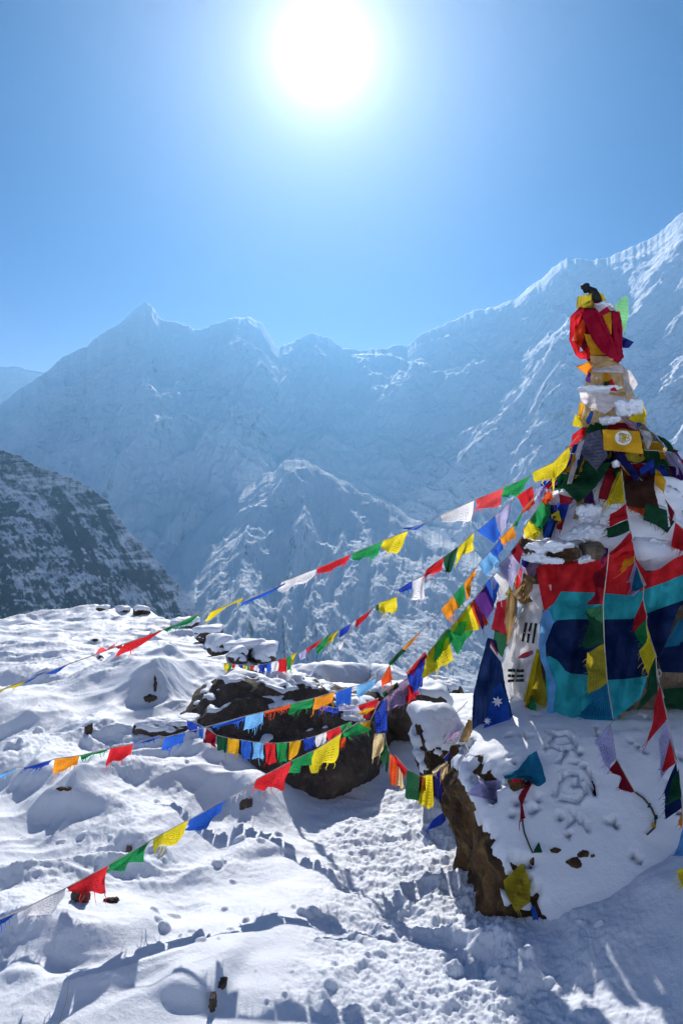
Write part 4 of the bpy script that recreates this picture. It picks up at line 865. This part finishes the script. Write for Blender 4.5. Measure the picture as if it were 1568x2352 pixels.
# ------------------------------------------------------------------ strings wound round the cone and drum
def winding(label, z0, z1, a0, turns, n, off, hang, cols, seed):
    hang = hang * KC
    rg = random.Random(seed); root = thing('prayer_flag_string', label, 'prayer flags', group='strings wound round the cairn')
    prof = [(.3, .83), (zpy(1300), .76), (zpy(1262), .66), (zpy(1200), .57), (zpy(1120), .47), (zpy(1040), .36), (zpy(980), .26), (zpy(940), .25), (zpy(840), .14)]
    zz = [q[0] for q in prof]; rr = [q[1] * KC for q in prof]
    def pt(t, dz=0, o=0):
        a = a0 + turns * 2 * math.pi * t; z = z0 + (z1 - z0) * t + dz; r = np.interp(z, zz, rr) + off + o
        return np.array([axis_x(z) + r * math.sin(a), AXY - r * math.cos(a), z])
    V, F = tube([pt(t) for t in np.linspace(0, 1, n * 3)], .0022, 5); mesh_from('cord', V, F, M_CORD, root)
    for k in range(n):
        ta, tb = (k + .06) / n, (k + .9) / n; A, B = pt(ta), pt(tb); h = hang * rg.uniform(.7, 1.2)
        sk = rg.uniform(-.06, .06); hl = pt(ta + sk / n, -h, rg.uniform(.0, .02)) - A; hr = pt(tb + sk / n, -h * rg.uniform(.8, 1.1), rg.uniform(0, .02)) - B
        make_flag(root, A, B, hl, hr, cols[(k + seed) % len(cols)], seed * 50 + k, .014, .45, 4)
    return root
DK = ['darkred', 'dgreen', 'royal', 'olive', 'purple', 'gold', 'petrol', 'crimson']
winding('string of dark flags wound round the cone just under the yellow emblem flag', zpy(1012), zpy(1030), .6, 1.0, 13, .01, .17, DK, 1)
winding('string of dark flags wound round the middle of the cone', zpy(1062), zpy(1085), 1.2, 1.0, 17, .012, .18, ['dgreen', 'darkred', 'royal', 'purple', 'tan', 'navy', 'olive'], 2)
winding('string of flags wound round the foot of the cone above the snowy ledge', zpy(1110), zpy(1120), 2.35, .56, 10, .015, .15, ['red', 'dgreen', 'navy', 'olive', 'royal', 'purple'], 3)
winding('string of dark flags draped over the right flank of the cone above the ledge snow', zpy(1150), zpy(1168), .3, .32, 8, .03, .17, ['dgreen', 'orangered', 'darkred', 'dgreen', 'red', 'olive', 'navy'], 6)
winding('string of bright flags wound round the cone between two darker strings', zpy(1040), zpy(1052), .9, 1.0, 15, .022, .15, ['gold', 'navy', 'crimson', 'dgreen', 'lavender', 'olive'], 8)
winding('string of flags draped over the upper left flank of the cone', zpy(1075), zpy(1120), 4.55, .22, 6, .04, .16, ['yellow', 'royal', 'red', 'green', 'gold', 'purple'], 7)
winding('string of flags tied round the back of the stone base near its rim', zpy(1305), zpy(1310), 1.75, .5, 11, .02, .24, ['blue', 'white', 'red', 'green', 'yellow'], 4)
winding('string of flags tied round the back of the stone base at half height', zpy(1430), zpy(1440), 1.75, .5, 11, .02, .24, ['red', 'green', 'yellow', 'blue', 'white'], 5)
# ------------------------------------------------------------------ national flags draped on the stone base
FL = 'flag'
aus = cloth('hanging_flag', 'navy blue flag with white stars hanging at the left foot of the cairn', FL, 2, [(285, 1105), (235, 1290), (190, 1480), (180, 1735)], [(340, 1120), (375, 1260), (400, 1420), (455, 1640)], 'deepnavy', .10, Y=(5.35, 5.12), fold=(5, 26, .06), nu=30, nv=40, trans=.4)
cloth('panel', 'brighter blue sheet with sunlight painted into its colour', FL, 2, [(325, 1440), (300, 1540), (258, 1700)], [(375, 1400), (420, 1520), (435, 1640)], 'blue', 0, Y=(5.13, 5.02), fold=(5, 26, .03), parent=aus, trans=.7)  # lighter blue sheet imitates sun shining through the navy cloth
for cx, cy, r in ((350, 1525, 36), (285, 1652, 26)):
    V = []; px, py = D(2, cx, cy)
    c = P(px, py, 4.98 * KC); k = 4.98 * KC / FPX * .35 * r
    pts = [(c[0] + k * (1 if i % 2 == 0 else .48) * math.sin(i * math.pi / 7 + .1), c[1] + .002 * (i % 2), c[2] + k * (1 if i % 2 == 0 else .48) * math.cos(i * math.pi / 7 + .1)) for i in range(14)]
    mesh_from('star', [tuple(c)] + pts, [(0, 1 + i, 1 + (i + 1) % 14) for i in range(14)], fabric('white', 0, .5), aus, smooth=False)
mark(aus, 'white_stripe', 2, [(305, 1140), (300, 1165), (370, 1260), (380, 1235)], M_WHITE_PRINT, .02)
mark(aus, 'red_stripe', 2, [(308, 1120), (304, 1140), (352, 1225), (348, 1195)], M_RED_PRINT, .026)
kor = cloth('hanging_flag', 'white flag with black bar symbols hanging left of the wide striped flag', FL, 2, [(505, 890), (470, 1000), (400, 1200), (365, 1345), (385, 1430), (465, 1568)], [(640, 850), (650, 1000), (655, 1130), (600, 1260), (560, 1420), (495, 1560)], 'pale', .13, fold=(10, 34, .022), nu=30, nv=44, trans=.35)
for i, poly in enumerate([[(530, 1004), (506, 1128), (522, 1133), (548, 1008)], [(565, 1006), (550, 1062), (564, 1066), (580, 1010)], [(548, 1076), (540, 1136), (553, 1140), (564, 1080)], [(594, 1008), (574, 1140), (588, 1145), (610, 1012)], 
                          [(418, 1310), (418, 1328), (466, 1330), (466, 1310)], [(476, 1312), (474, 1332), (522, 1332), (524, 1312)], [(418, 1345), (418, 1363), (460, 1365), (462, 1347)], [(472, 1348), (470, 1366), (520, 1364), (522, 1346)], [(418, 1380), (416, 1398), (458, 1396), (460, 1378)], [(470, 1378), (470, 1396), (524, 1394), (522, 1374)]]):
    mark(kor, 'black_bar', 2, poly, M_BLACK_PRINT, .007)
mark(kor, 'red_emblem', 2, [(480, 1238), (530, 1235), (582, 1198), (585, 1188), (540, 1198), (510, 1212)], M_RED_PRINT, .006)
mark(kor, 'blue_emblem', 2, [(482, 1243), (540, 1238), (582, 1210), (583, 1200), (535, 1230), (500, 1238)], M_BLUE_PRINT, .009)
cloth('rag', 'pale lilac corner of cloth over the white flag, under the red stripe', 'cloth', 2, [(575, 752), (556, 830), (600, 890), (660, 930)], [(704, 757), (700, 830), (680, 880), (668, 935)], 'pale', .17, fold=(20, 30, .015))
B0 = [(600, 650), (640, 625), (790, 605), (900, 600), (1030, 590), (1100, 560), (1235, 470), (1258, 590), (1330, 680), (1420, 650), (1500, 590), (1568, 560), (1700, 500)]
B1 = [(655, 932), (720, 880), (765, 802), (950, 808), (1040, 812), (1120, 818), (1190, 826), (1260, 810), (1330, 782), (1450, 740), (1568, 690), (1700, 640)]
B2 = [(690, 1042), (740, 990), (850, 983), (950, 985), (1040, 985), (1225, 983), (1330, 945), (1450, 900), (1568, 860), (1700, 820)]
B3 = [(655, 1150), (690, 1225), (740, 1250), (800, 1325), (830, 1340), (945, 1350), (1080, 1382), (1200, 1375), (1330, 1355), (1405, 1250), (1470, 1100), (1540, 900), (1690, 830)]
B3b = [(655, 1235), (690, 1225), (740, 1250), (800, 1325), (830, 1340), (945, 1350), (1080, 1382), (1200, 1375), (1330, 1355)]
B4 = [(690, 1688), (760, 1688), (850, 1662), (1000, 1648), (1110, 1640), (1180, 1590), (1290, 1500), (1332, 1358)]
BF = dict(fold=(10, 52, .095), nu=18, nv=90, seed=900)
big_flag = cloth('hanging_flag', 'wide flag with red, teal and navy stripes wrapped round the cairn front', FL, 2, B2, B3, 'deepnavy', .18, trans=.25, **BF)
big_flag_hem = None
for lab_, T_, U_, c_ in [('red top stripe', B0, B1, 'red'), ('upper teal stripe', B1, B2, 'teal'), ('lower teal stripe', B3b, B4, 'teal')]:
    cloth('stripe', lab_, FL, 2, T_, U_, c_, .18, trans=.3, parent=big_flag, **BF)
cloth('hem', 'pale blue left hem', FL, 2, [(650, 930), (625, 1010), (620, 1150), (630, 1240), (690, 1400), (660, 1690)], [(690, 920), (720, 1000), (665, 1140), (670, 1240), (735, 1420), (700, 1690)], 'ltblue', .195, fold=(10, 52, .095), nu=12, nv=50, seed=900, parent=big_flag)
nd = cloth('hanging_flag', 'teal and navy flag folded round the right side of the cairn at the frame edge', FL, 2, [(1530, 1000), (1460, 1130), (1440, 1170)], [(1700, 900), (1700, 1080), (1700, 1130)], 'petrol', .19, fold=(30, 40, .03), nu=24, nv=20)
cloth('panel', 'navy lower half', FL, 2, [(1445, 1160), (1405, 1260), (1430, 1330)], [(1700, 1100), (1700, 1300), (1700, 1340)], 'deepnavy', .19, fold=(30, 40, .02), parent=nd)
cloth('flag', 'dark green flag hanging low beside the small cord loop', FL, 2, [(1440, 1440), (1430, 1560)], [(1700, 1420), (1700, 1600)], 'dgreen', .1, fold=(10, 40, .03))
cloth('flag', 'yellow green flag hanging between the white flag and the striped flag', FL, 2, [(605, 1180), (580, 1280), (540, 1480), (560, 1500)], [(625, 1180), (640, 1350), (680, 1460), (665, 1570)], 'olive', .17, fold=(10, 30, .035), trans=.6)
cloth('flag', 'yellow flag edge beside the white flag', FL, 2, [(600, 1200), (565, 1340), (525, 1500), (500, 1590)], [(622, 1210), (600, 1340), (570, 1480), (530, 1600)], 'yellow', .19, fold=(10, 30, .02), trans=.6)
cloth('flag', 'green flag hanging down to the snow under the white flag', FL, 2, [(570, 1480), (530, 1580), (490, 1740)], [(580, 1482), (605, 1560), (600, 1680), (495, 1745)], 'green', .21, fold=(0, 30, .03))
cloth('flag', 'narrow orange flag on the snow left of the low green flag', FL, 2, [(560, 1490), (500, 1610), (440, 1720)], [(572, 1490), (535, 1590), (455, 1715)], 'orange', .22, fold=(0, 30, .01))
cloth('scarf', 'tan knotted scarf hanging above the white flag', 'scarf', 2, [(540, 690), (455, 820), (500, 880)], [(600, 720), (590, 800), (520, 890)], 'tan', .16, fold=(40, 12, .03), bulge=.03)
cloth('scarf', 'long tan scarf hanging behind the white flag beside the dark red flag', 'scarf', 2, [(400, 850), (395, 950), (405, 1130)], [(480, 770), (480, 950), (420, 1150)], 'tan', .08, fold=(0, 14, .03), bulge=.03)
cloth('scarf', 'cream scarf end drooping at the foot of the navy starred flag', 'scarf', 2, [(160, 1640), (130, 1700), (95, 1790)], [(185, 1650), (185, 1720), (150, 1792)], 'tan', 0, Y=(5.0, 4.9), fold=(0, 12, .02), bulge=.02)
cloth('flag', 'dark red flag between the navy starred flag and the tan scarf', FL, 2, [(345, 870), (330, 950), (310, 1050)], [(410, 850), (395, 1000), (410, 1090)], 'darkred', .12, fold=(10, 30, .02))
cloth('flag', 'dark green flag under the dark red one left of the white flag', FL, 2, [(330, 1050), (325, 1130), (370, 1250)], [(410, 1080), (410, 1150), (385, 1230)], 'dgreen', .12, fold=(10, 30, .02))
cloth('rag', 'grey rag bunched at the left shoulder of the red stripe', 'cloth', 2, [(520, 600), (510, 660), (560, 720)], [(620, 620), (600, 680), (580, 740)], 'mauve', .1, fold=(30, 14, .03))
cloth('rag', 'deep blue rag tucked under the snow at the left end of the cairn ledge', 'cloth', 2, [(510, 590), (505, 630)], [(560, 610), (540, 650)], 'navy', .12)
cloth('flag', 'small purple flag hanging from the ledge over the red stripe', FL, 2, [(1045, 510), (1020, 640)], [(1085, 520), (1035, 660)], 'purple', .19, fold=(0, 20, .02))
cloth('rag', 'yellow rag peeking out at the bottom hem of the striped flag', 'cloth', 2, [(1120, 1640), (1110, 1665)], [(1190, 1600), (1190, 1640)], 'gold', .1, fold=(0, 14, .015))
cloth('rag', 'dark blue rag end on the snow below the striped flag hem', 'cloth', 2, [(1085, 1620), (1130, 1675)], [(1115, 1630), (1150, 1690)], 'petrol', .14, fold=(0, 20, .01))
for lab, L, R, c_, off in [('blue flag tucked over the snow left of the tan scarf end on the cairn', [(740, 220), (745, 270), (770, 335)], [(830, 205), (815, 250), (790, 330)], 'royal', .06),
    ('navy brown flag hanging on the left flank of the cone beside the snow', [(655, 230), (640, 330), (650, 450)], [(740, 235), (740, 340), (700, 450)], 'navy', .09), ('green flag with a yellow edge on the left flank of the cone', [(660, 190), (590, 320), (560, 400)], [(700, 240), (670, 350), (620, 420)], 'green', .12),
    ('olive yellow flag low on the left flank of the cone above the ledge', [(560, 370), (530, 450)], [(650, 390), (600, 462)], 'yellow', .11), ('small yellow flag on the left flank beside the blue flag', [(700, 300), (705, 330)], [(750, 270), (770, 340)], 'yellow', .11), ('brown red flag under the small yellow one on the left flank', [(740, 320), (735, 390)], [(790, 330), (770, 400)], 'darkred', .09),
    ('narrow blue flag strip above the left ledge snow of the cairn', [(690, 320), (650, 450)], [(722, 330), (690, 430)], 'blue', .12), ('dark red scraps of cloth under the big dark green flag', [(750, 160), (760, 225)], [(850, 190), (830, 225)], 'darkred', .07), ('orange flag knotted at the left shoulder of the cone', [(660, 150), (650, 190)], [(710, 160), (700, 215)], 'orangered', .13),
    ('pale lilac flag behind the green one on the left flank of the cone', [(600, 130), (610, 190)], [(650, 110), (650, 180)], 'lavender', .08)]:
    cloth('prayer_flag', lab, 'prayer flag', 2, L, R, c_, off, fold=(10, 30, .025), prt=.4, nu=12, nv=14, fray=4)
# ------------------------------------------------------------------ cloths tied on the cone, from R1 outward layer last
C1 = [
 ('big dark green flag hanging aslant under the grey printed flag', 'flag', [(490, 1880), (340, 2130), (350, 2200), (480, 2335)], [(700, 1960), (830, 1920), (790, 2020), (650, 2210), (520, 2330)], 'dgreen', .10, (20, 40, .02), .35),
 ('small tan scarf end over the snow under the big dark green flag', 'scarf', [(480, 2300), (470, 2400), (440, 2510)], [(560, 2280), (545, 2400), (490, 2515)], 'tan', .08, (0, 20, .01), 0),
 ('dark red cloth hanging left of the steep yellow flag', 'flag', [(800, 1990), (720, 2200), (700, 2300)], [(910, 1980), (860, 2150), (800, 2320)], 'darkred', .06, (10, 30, .02), 0),
 ('brown cloth hanging under the navy strip on the cone', 'flag', [(1040, 2050), (960, 2150), (990, 2380)], [(1280, 1990), (1270, 2200), (1330, 2420)], 'brown', .06, (10, 40, .02), 0),
 ('orange red flag showing faintly between two yellow flags', 'flag', [(1020, 2200), (1000, 2400)], [(1200, 2230), (1180, 2480)], 'orangered', .04, (10, 40, .02), 0),
 ('dark green flag below the orange red one on the cone', 'flag', [(1180, 2350), (1160, 2520)], [(1400, 2420), (1420, 2620)], 'dgreen', .08, (30, 40, .02), .3),
 ('yellow flag hanging steeply left of the navy strip', 'flag', [(905, 2030), (850, 2150), (780, 2352)], [(945, 2020), (965, 2200), (970, 2345)], 'olive', .11, (0, 40, .02), .5),
 ('navy strip running down right from under the yellow emblem flag', 'flag', [(870, 1815), (920, 1930), (1080, 2130)], [(960, 1840), (1010, 1920), (1130, 2060)], 'navy', .12, (45, 30, .015), 0),
 ('small navy flag crossing the end of the navy strip', 'flag', [(1120, 2000), (1130, 2065)], [(1265, 1895), (1275, 1975)], 'royal', .13, (20, 30, .015), 0),
 ('gold ragged flag near the right edge of the cone', 'flag', [(1285, 2000), (1275, 2100), (1290, 2170)], [(1330, 2030), (1390, 2120), (1370, 2240)], 'gold', .08, (10, 20, .02), 0),
 ('dark red cloth behind the emblem flag under the snow lump', 'flag', [(800, 1540), (790, 1600)], [(1060, 1520), (1130, 1620)], 'darkred', .05, (70, 30, .02), 0),
 ('yellow flag at the right of the snow lump above the emblem flag', 'flag', [(1070, 1275), (1110, 1400), (1010, 1490)], [(1135, 1280), (1195, 1440), (1150, 1555)], 'yellow', .08, (30, 25, .02), .3),
 ('mauve brown cloth at the right shoulder of the emblem flag', 'flag', [(930, 1470), (1000, 1560)], [(1080, 1530), (1120, 1620)], 'mauve', .07, (40, 25, .015), 0),
 ('white frosted scarf hanging right of the emblem flag', 'scarf', [(1115, 1590), (1160, 1680), (1175, 1790)], [(1225, 1620), (1260, 1690), (1215, 1800)], 'white', .06, (0, 20, .025), 0),
 ('cream scarf end blowing off the right edge of the cone', 'scarf', [(1250, 1690), (1300, 1790)], [(1320, 1710), (1410, 1790), (1375, 1835)], 'cream', .03, (30, 20, .02), 0),
 ('lavender printed flag under the cream scarf at the right of the cone', 'flag', [(1220, 1760), (1200, 1850), (1230, 1900)], [(1330, 1800), (1310, 1870), (1270, 1905)], 'lavender', .07, (20, 30, .015), .7),
 ('tan rag at the right edge of the cone under the lavender flag', 'cloth', [(1320, 1850), (1300, 1930), (1340, 1980)], [(1395, 1870), (1430, 1950), (1420, 2010)], 'tan', .02, (20, 18, .02), 0),
 ('olive flag with soft folds hanging under the emblem flag', 'flag', [(985, 1800), (965, 1900), (1060, 1930)], [(1190, 1830), (1195, 1890), (1130, 1930)], 'olive', .10, (80, 25, .02), .3),
 ('deep purple flag right of the olive one on the cone', 'flag', [(1200, 1800), (1195, 1900)], [(1290, 1830), (1290, 1920)], 'purple', .05, (20, 25, .015), 0),
 ('dark green cloth tucked in above the grey printed flag', 'flag', [(640, 1510), (560, 1620)], [(780, 1555), (745, 1690)], 'dgreen', .06, (20, 25, .015), 0),
 ('red cloth bunched at the left edge of the cone top', 'flag', [(545, 1570), (440, 1650), (410, 1770)], [(610, 1590), (540, 1680), (450, 1790)], 'red', .05, (40, 22, .02), 0),
 ('grey blue flag with printed script on the upper left of the cone', 'flag', [(590, 1640), (520, 1840), (675, 2010)], [(720, 1600), (760, 1740), (800, 1860), (685, 2012)], 'grey', .13, (20, 40, .01), .7),
 ('white frosted cord hanging on the dark green flag', 'scarf', [(500, 1740), (440, 1900), (380, 2155)], [(560, 1700), (500, 1930), (430, 2150)], 'white', .14, (0, 20, .01), 0),
 ('cream scarf with a fold wrapped under the white band', 'scarf', [(545, 1340), (520, 1480), (590, 1585)], [(690, 1380), (770, 1440), (625, 1590)], 'cream', .05, (30, 22, .02), 0),
 ('narrow blue ribbon lying on the cream scarf', 'ribbon', [(622, 1405), (575, 1500), (585, 1540)], [(652, 1405), (640, 1470), (608, 1545)], 'blue', .08, (0, 22, .005), 0),
 ('orange cloth at the left of the cream scarf', 'cloth', [(515, 1310), (490, 1430)], [(560, 1340), (525, 1480)], 'gold', .05, (0, 18, .015), 0),
 ('yellow tuft at the left edge under the orange cloth', 'cloth', [(465, 1440), (435, 1560)], [(525, 1470), (540, 1580)], 'yellow', .03, (0, 15, .03), 0),
 ('white scarf band wound round the mast above the cream scarf', 'scarf', [(505, 1180), (520, 1300), (600, 1370)], [(980, 1270), (900, 1340), (770, 1440)], 'white', .07, (80, 30, .025), 0),
 ('white scarf puffed out on the right side of the mast', 'scarf', [(930, 960), (960, 1100), (990, 1260)], [(1030, 1000), (1105, 1130), (1040, 1230)], 'white', .03, (20, 22, .03), 0),
 ('dark purple fold at the left of the neck wrapping', 'cloth', [(600, 1010), (565, 1100)], [(640, 1020), (625, 1130)], 'purple', .05, (0, 18, .01), 0),
 ('cream vertical scarf folds on the left of the neck', 'scarf', [(630, 1010), (610, 1175)], [(760, 1000), (745, 1185)], 'cream', .06, (0, 14, .025), 0),
 ('yellow cloth fold in the middle of the neck', 'cloth', [(740, 1020), (735, 1185)], [(830, 1040), (820, 1190)], 'gold', .06, (0, 14, .02), 0),
 ('small green cloth patch in the middle of the neck', 'cloth', [(760, 1110), (755, 1185)], [(815, 1100), (815, 1185)], 'dgreen', .09, (0, 14, .01), 0),
 ('narrow red fold right of the green patch on the neck', 'cloth', [(815, 1090), (820, 1200)], [(840, 1080), (895, 1210)], 'red', .09, (0, 14, .01), 0),
 ('cream fold on the right of the neck', 'scarf', [(820, 1030), (890, 1210)], [(935, 1030), (985, 1215)], 'cream', .07, (10, 14, .02), 0),
 ('white ring of scarf knotted under the red bundle', 'scarf', [(635, 980), (640, 1010)], [(950, 930), (955, 1020)], 'white', .08, (80, 14, .02), 0),
 ('cream cloth sash gathered just below the red bundle', 'scarf', [(615, 840), (640, 990)], [(870, 850), (905, 960)], 'cream', .07, (80, 14, .025), 0),
 ('orange tipped cream corner sticking out left below the red bundle', 'scarf', [(630, 890), (560, 920), (475, 955)], [(635, 1000), (580, 1040), (480, 960)], 'orange', .02, (60, 18, .02), 0),
 ('navy tuft sticking out right of the red bundle', 'cloth', [(940, 645), (950, 765)], [(1065, 705), (1010, 765)], 'navy', .0, (60, 15, .03), 0),
 ('pale green puffed flag standing out at the top right of the red bundle', 'flag', [(965, 230), (870, 330), (900, 430), (960, 600)], [(1000, 240), (1012, 420), (985, 540), (972, 605)], 'ltgreen', .02, (10, 40, .02), .3),
 ('white cloth folded over the top of the red bundle', 'cloth', [(655, 310), (690, 400)], [(830, 310), (880, 380)], 'white', .06, (50, 18, .02), 0),
 ('orange cloth showing through the middle of the red bundle', 'cloth', [(740, 410), (760, 470), (830, 630)], [(830, 400), (838, 500), (836, 620)], 'gold', .05, (0, 20, .01), 0),
 ('orange cloth strip at the lower left inside the red bundle', 'cloth', [(555, 620), (600, 760), (625, 835)], [(630, 630), (700, 730), (780, 835)], 'gold', .06, (30, 16, .015), 0),
 ('scarf lobe with backlight painted as brighter red at the far left of the bundle', 'scarf', [(535, 470), (440, 640), (490, 790)], [(565, 480), (570, 620), (510, 790)], 'orangered', .03, (0, 25, .015), 0),  # brighter colour stands for light coming through the scarf
 ('crimson scarf loop bulging at the left of the bundle', 'scarf', [(520, 340), (415, 440), (405, 690)], [(560, 360), (515, 480), (430, 690)], 'red', .05, (10, 25, .02), 0),
 ('red scarf tail curling under the left of the bundle', 'scarf', [(405, 690), (470, 840), (520, 880), (620, 875)], [(500, 690), (515, 800), (560, 790), (610, 740)], 'red', .04, (10, 20, .02), 0),
 ('broad crimson scarf crossing the bundle from top left to bottom right', 'scarf', [(520, 400), (640, 680), (730, 800), (870, 900)], [(640, 370), (740, 560), (830, 720), (940, 900)], 'crimson', .09, (-35, 30, .018), 0),
 ('crimson scarf strip lying beside the broad crossing one', 'scarf', [(640, 370), (770, 620), (860, 810)], [(690, 370), (790, 540), (900, 790)], 'crimson', .08, (-35, 25, .015), 0),
 ('crimson scarf hanging down the right side of the bundle', 'scarf', [(845, 390), (850, 560), (870, 700), (890, 920)], [(920, 390), (950, 560), (945, 800), (965, 860)], 'crimson', .08, (0, 25, .02), 0),
 ('crimson knot at the top right of the bundle', 'scarf', [(700, 410), (720, 450)], [(790, 340), (830, 390)], 'crimson', .11, (45, 18, .02), 0),
 ('yellow brown tuft of wool at the left of the mast tip', 'cloth', [(490, 240), (475, 350)], [(640, 205), (660, 355)], 'olive', .03, (0, 14, .035), 0),
 ('small yellow tuft right of the black mast strap', 'cloth', [(690, 185), (720, 290)], [(750, 215), (785, 285)], 'olive', .01, (0, 14, .02), 0),
 ('blue scrap under the snow lump right of the emblem flag top', 'cloth', [(1090, 1525), (1095, 1580)], [(1135, 1525), (1150, 1560)], 'blue', .08, (0, 14, .01), 0),
]
for lab, cat, L, R, c, off, fold, prt in C1:
    nm = {'flag': 'prayer_flag', 'scarf': 'scarf', 'cloth': 'cloth', 'ribbon': 'ribbon'}[cat]
    cloth(nm, lab, cat if cat != 'flag' else 'prayer flag', 1, L, R, c, off, fold=fold, bulge=.015 if cat == 'scarf' else .004, prt=prt, nu=18, nv=22, fray=6 if cat == 'flag' else 0)
emb = cloth('emblem_flag', 'yellow flag with a gold monogram in a white disc near the cone top', 'flag', 1, [(745, 1595), (752, 1700), (758, 1805)], [(1120, 1615), (1140, 1720), (1160, 1845)], 'gold', 0, Y=(5.16, 5.13), fold=(10, 60, .02), nu=40, nv=26, trans=.3)
# its top edge is bowed
disc(emb, 'outer_ring', 1, 948, 1682, 101, 92, M_GOLD_PRINT, .0035, .955)
disc(emb, 'white_disc', 1, 956, 1682, 84, 74, M_WHITE_PRINT, .0035)
strokes(emb, 'monogram', 1, [[(922, 1640), (922, 1722)], [(910, 1640), (950, 1636), (985, 1650), (985, 1676), (950, 1690), (925, 1688)], [(950, 1632), (950, 1728)], [(935, 1728), (970, 1728)], [(976, 1640), (976, 1712)], [(962, 1650), (1000, 1648), (1018, 1664), (1002, 1680), (980, 1682)],
                             [(980, 1682), (1012, 1686), (1024, 1700), (1008, 1714), (966, 1714)], [(905, 1714), (940, 1716), (965, 1700), (968, 1670), (950, 1650), (905, 1650)]], 9, M_GOLD_PRINT, .007)
# ------------------------------------------------------------------ loose things on the snowy boulder
B5 = [
 ('rag', 'teal cloth thrown over the edge of the snowy boulder', 'cloth', [(680, 320), (620, 400), (535, 440), (545, 455)], [(725, 292), (760, 380), (782, 470), (735, 505), (700, 440), (620, 458)], 'petrol', .05, (20, 60, .03), 0),
 ('flag', 'dark red flag strip hanging below the teal cloth', 'flag', [(690, 440), (620, 560), (635, 600), (630, 690)], [(720, 445), (670, 540), (645, 600), (662, 680)], 'darkred', .03, (0, 40, .015), 0),
 ('rag', 'grey and white striped cloth frozen on the snowy boulder corner', 'cloth', [(385, 470), (325, 545)], [(520, 460), (495, 580)], 'lavender', .03, (75, 14, .02), .6),
 ('flag', 'crumpled yellow flag lying on the front of the snowy boulder', 'flag', [(640, 940), (535, 1040), (550, 1110), (605, 1215)], [(655, 945), (692, 1060), (690, 1160), (625, 1212)], 'olive', .03, (20, 60, .03), .4),
 ('flag', 'narrow blue flag hanging at the foot of the snowy boulder', 'flag', [(695, 1190), (705, 1270), (735, 1355)], [(715, 1185), (745, 1290), (748, 1340)], 'blue', .03, (0, 30, .012), 0),
 ('flag', 'blue flag lying on the trodden snow left of the big brown boulder', 'flag', [(200, 640), (130, 690), (95, 745)], [(208, 690), (180, 720), (105, 748)], 'royal', None, (0, 30, .012), 0),
 ('rag', 'small green rag at the end of the thin dark cord on the snow', 'cloth', [(735, 820), (705, 880)], [(742, 820), (758, 878)], 'dgreen', .02, (0, 30, .01), 0),
 ('rag', 'dark red scrap of cloth beside the brown stone under the teal cloth', 'cloth', [(580, 455), (590, 475)], [(640, 455), (650, 470)], 'red', .045, (0, 30, .005), 0)]
for nm, lab, cat, L, R, c, off, fold, prt in B5:
    cloth(nm, lab, cat, 3, L, R, c, off or 0, Y=4.7 / KC if off is None else None, fold=fold, prt=prt, hug=hugB, nu=18, nv=20, fray=5 if cat == 'flag' else 0)
def cord_on(label, reg, pts, rad, mat, rags=0, off=.012):
    q = [D(reg, *a) for a in pts]; q = resample(q, 28); pp = [P(a[0], a[1], hugB(a[0], a[1]) - off) for a in q]
    V, F = tube(pp, rad, 6); o = mesh_from('cord', V, F, mat); tag(o, label, 'cord'); return o
cord_on('thin dark green cord hanging down the snow below the teal cloth', 3, [(645, 690), (655, 760), (690, 850), (705, 880)], .004, M_CORD_DARK)
cord_on('frayed dark cord curving down the snow from the dark red flag', 3, [(1290, 530), (1340, 565), (1385, 620), (1410, 680), (1402, 735), (1360, 775)], .005, M_CORD_DARK)
for x, y, c, lab in [(1375, 602, 'dgreen', 'tiny green rag tied on the frayed dark cord, upper one'), (1395, 715, 'gold', 'tiny yellow rag tied on the frayed dark cord'), (1412, 670, 'dgreen', 'tiny green rag tied on the frayed dark cord, lower one')]:
    cloth('rag', lab, 'cloth', 3, [(x - 8, y - 10), (x - 14, y + 18)], [(x + 8, y - 8), (x + 10, y + 16)], c, .02, hug=hugB, nu=5, nv=6)
q = [D(2, *a) for a in [(1392, 1300), (1398, 1340), (1410, 1370), (1425, 1340), (1410, 1312), (1398, 1330), (1410, 1400), (1440, 1500)]]
V, F = tube([P(a[0], a[1], 4.6 * KC) for a in resample(q, 40)], .003, 6); tag(mesh_from('cord', V, F, M_CORD), 'small loop of pale cord knotted at the right foot of the cairn', 'cord')
# dry grass stalks in the foreground snow
for (xa, ya), (xb, yb), Y, lab in [((135, 2352), (160, 2255), 2.6, 'single dry grass stalk standing in the bottom left snow'), ((1540, 2170), (1595, 2050), 3.3, 'thin bent dry stalk at the lower right edge of the snow')]:
    A, B = P(xa, ya, Y), P(xb, yb, Y + .03); V, F = tube([A - np.array([0, 0, .1]), A, A * .5 + B * .5 + np.array([.006, 0, 0]), B], [.0016, .0016, .0012, .0006], 5)
    tag(mesh_from('grass_stalk', V, F, plain('dry_grass', (.3, .24, .14))), lab, 'grass stalk')

# ------------------------------------------------------------------ the mountain air
HZ = NT('mountain_air')
pv = HZ.n('ShaderNodeVolumePrincipled')
pv.inputs['Color'].default_value = (*HAZE_COL, 1); pv.inputs['Density'].default_value = HAZE_DENSITY
pv.inputs['Anisotropy'].default_value = HAZE_G
HZ.l(pv.outputs[0], HZ.out.inputs['Volume'])
try: HZ.m.volume_intersection_method = 'FAST'
except Exception: pass
zb_, zt_ = -530.0, 1640.0
hv = [(x, y, z) for z in (zb_, zt_) for y in (-41000, 41000) for x in (-41000, 41000)]
hz = mesh_from('haze', hv, [(0, 2, 3, 1), (4, 5, 7, 6), (0, 1, 5, 4), (2, 6, 7, 3), (0, 4, 6, 2), (1, 3, 7, 5)], HZ.m, smooth=False)
hz['kind'] = 'stuff'; hz['label'] = 'pale blue mountain air'
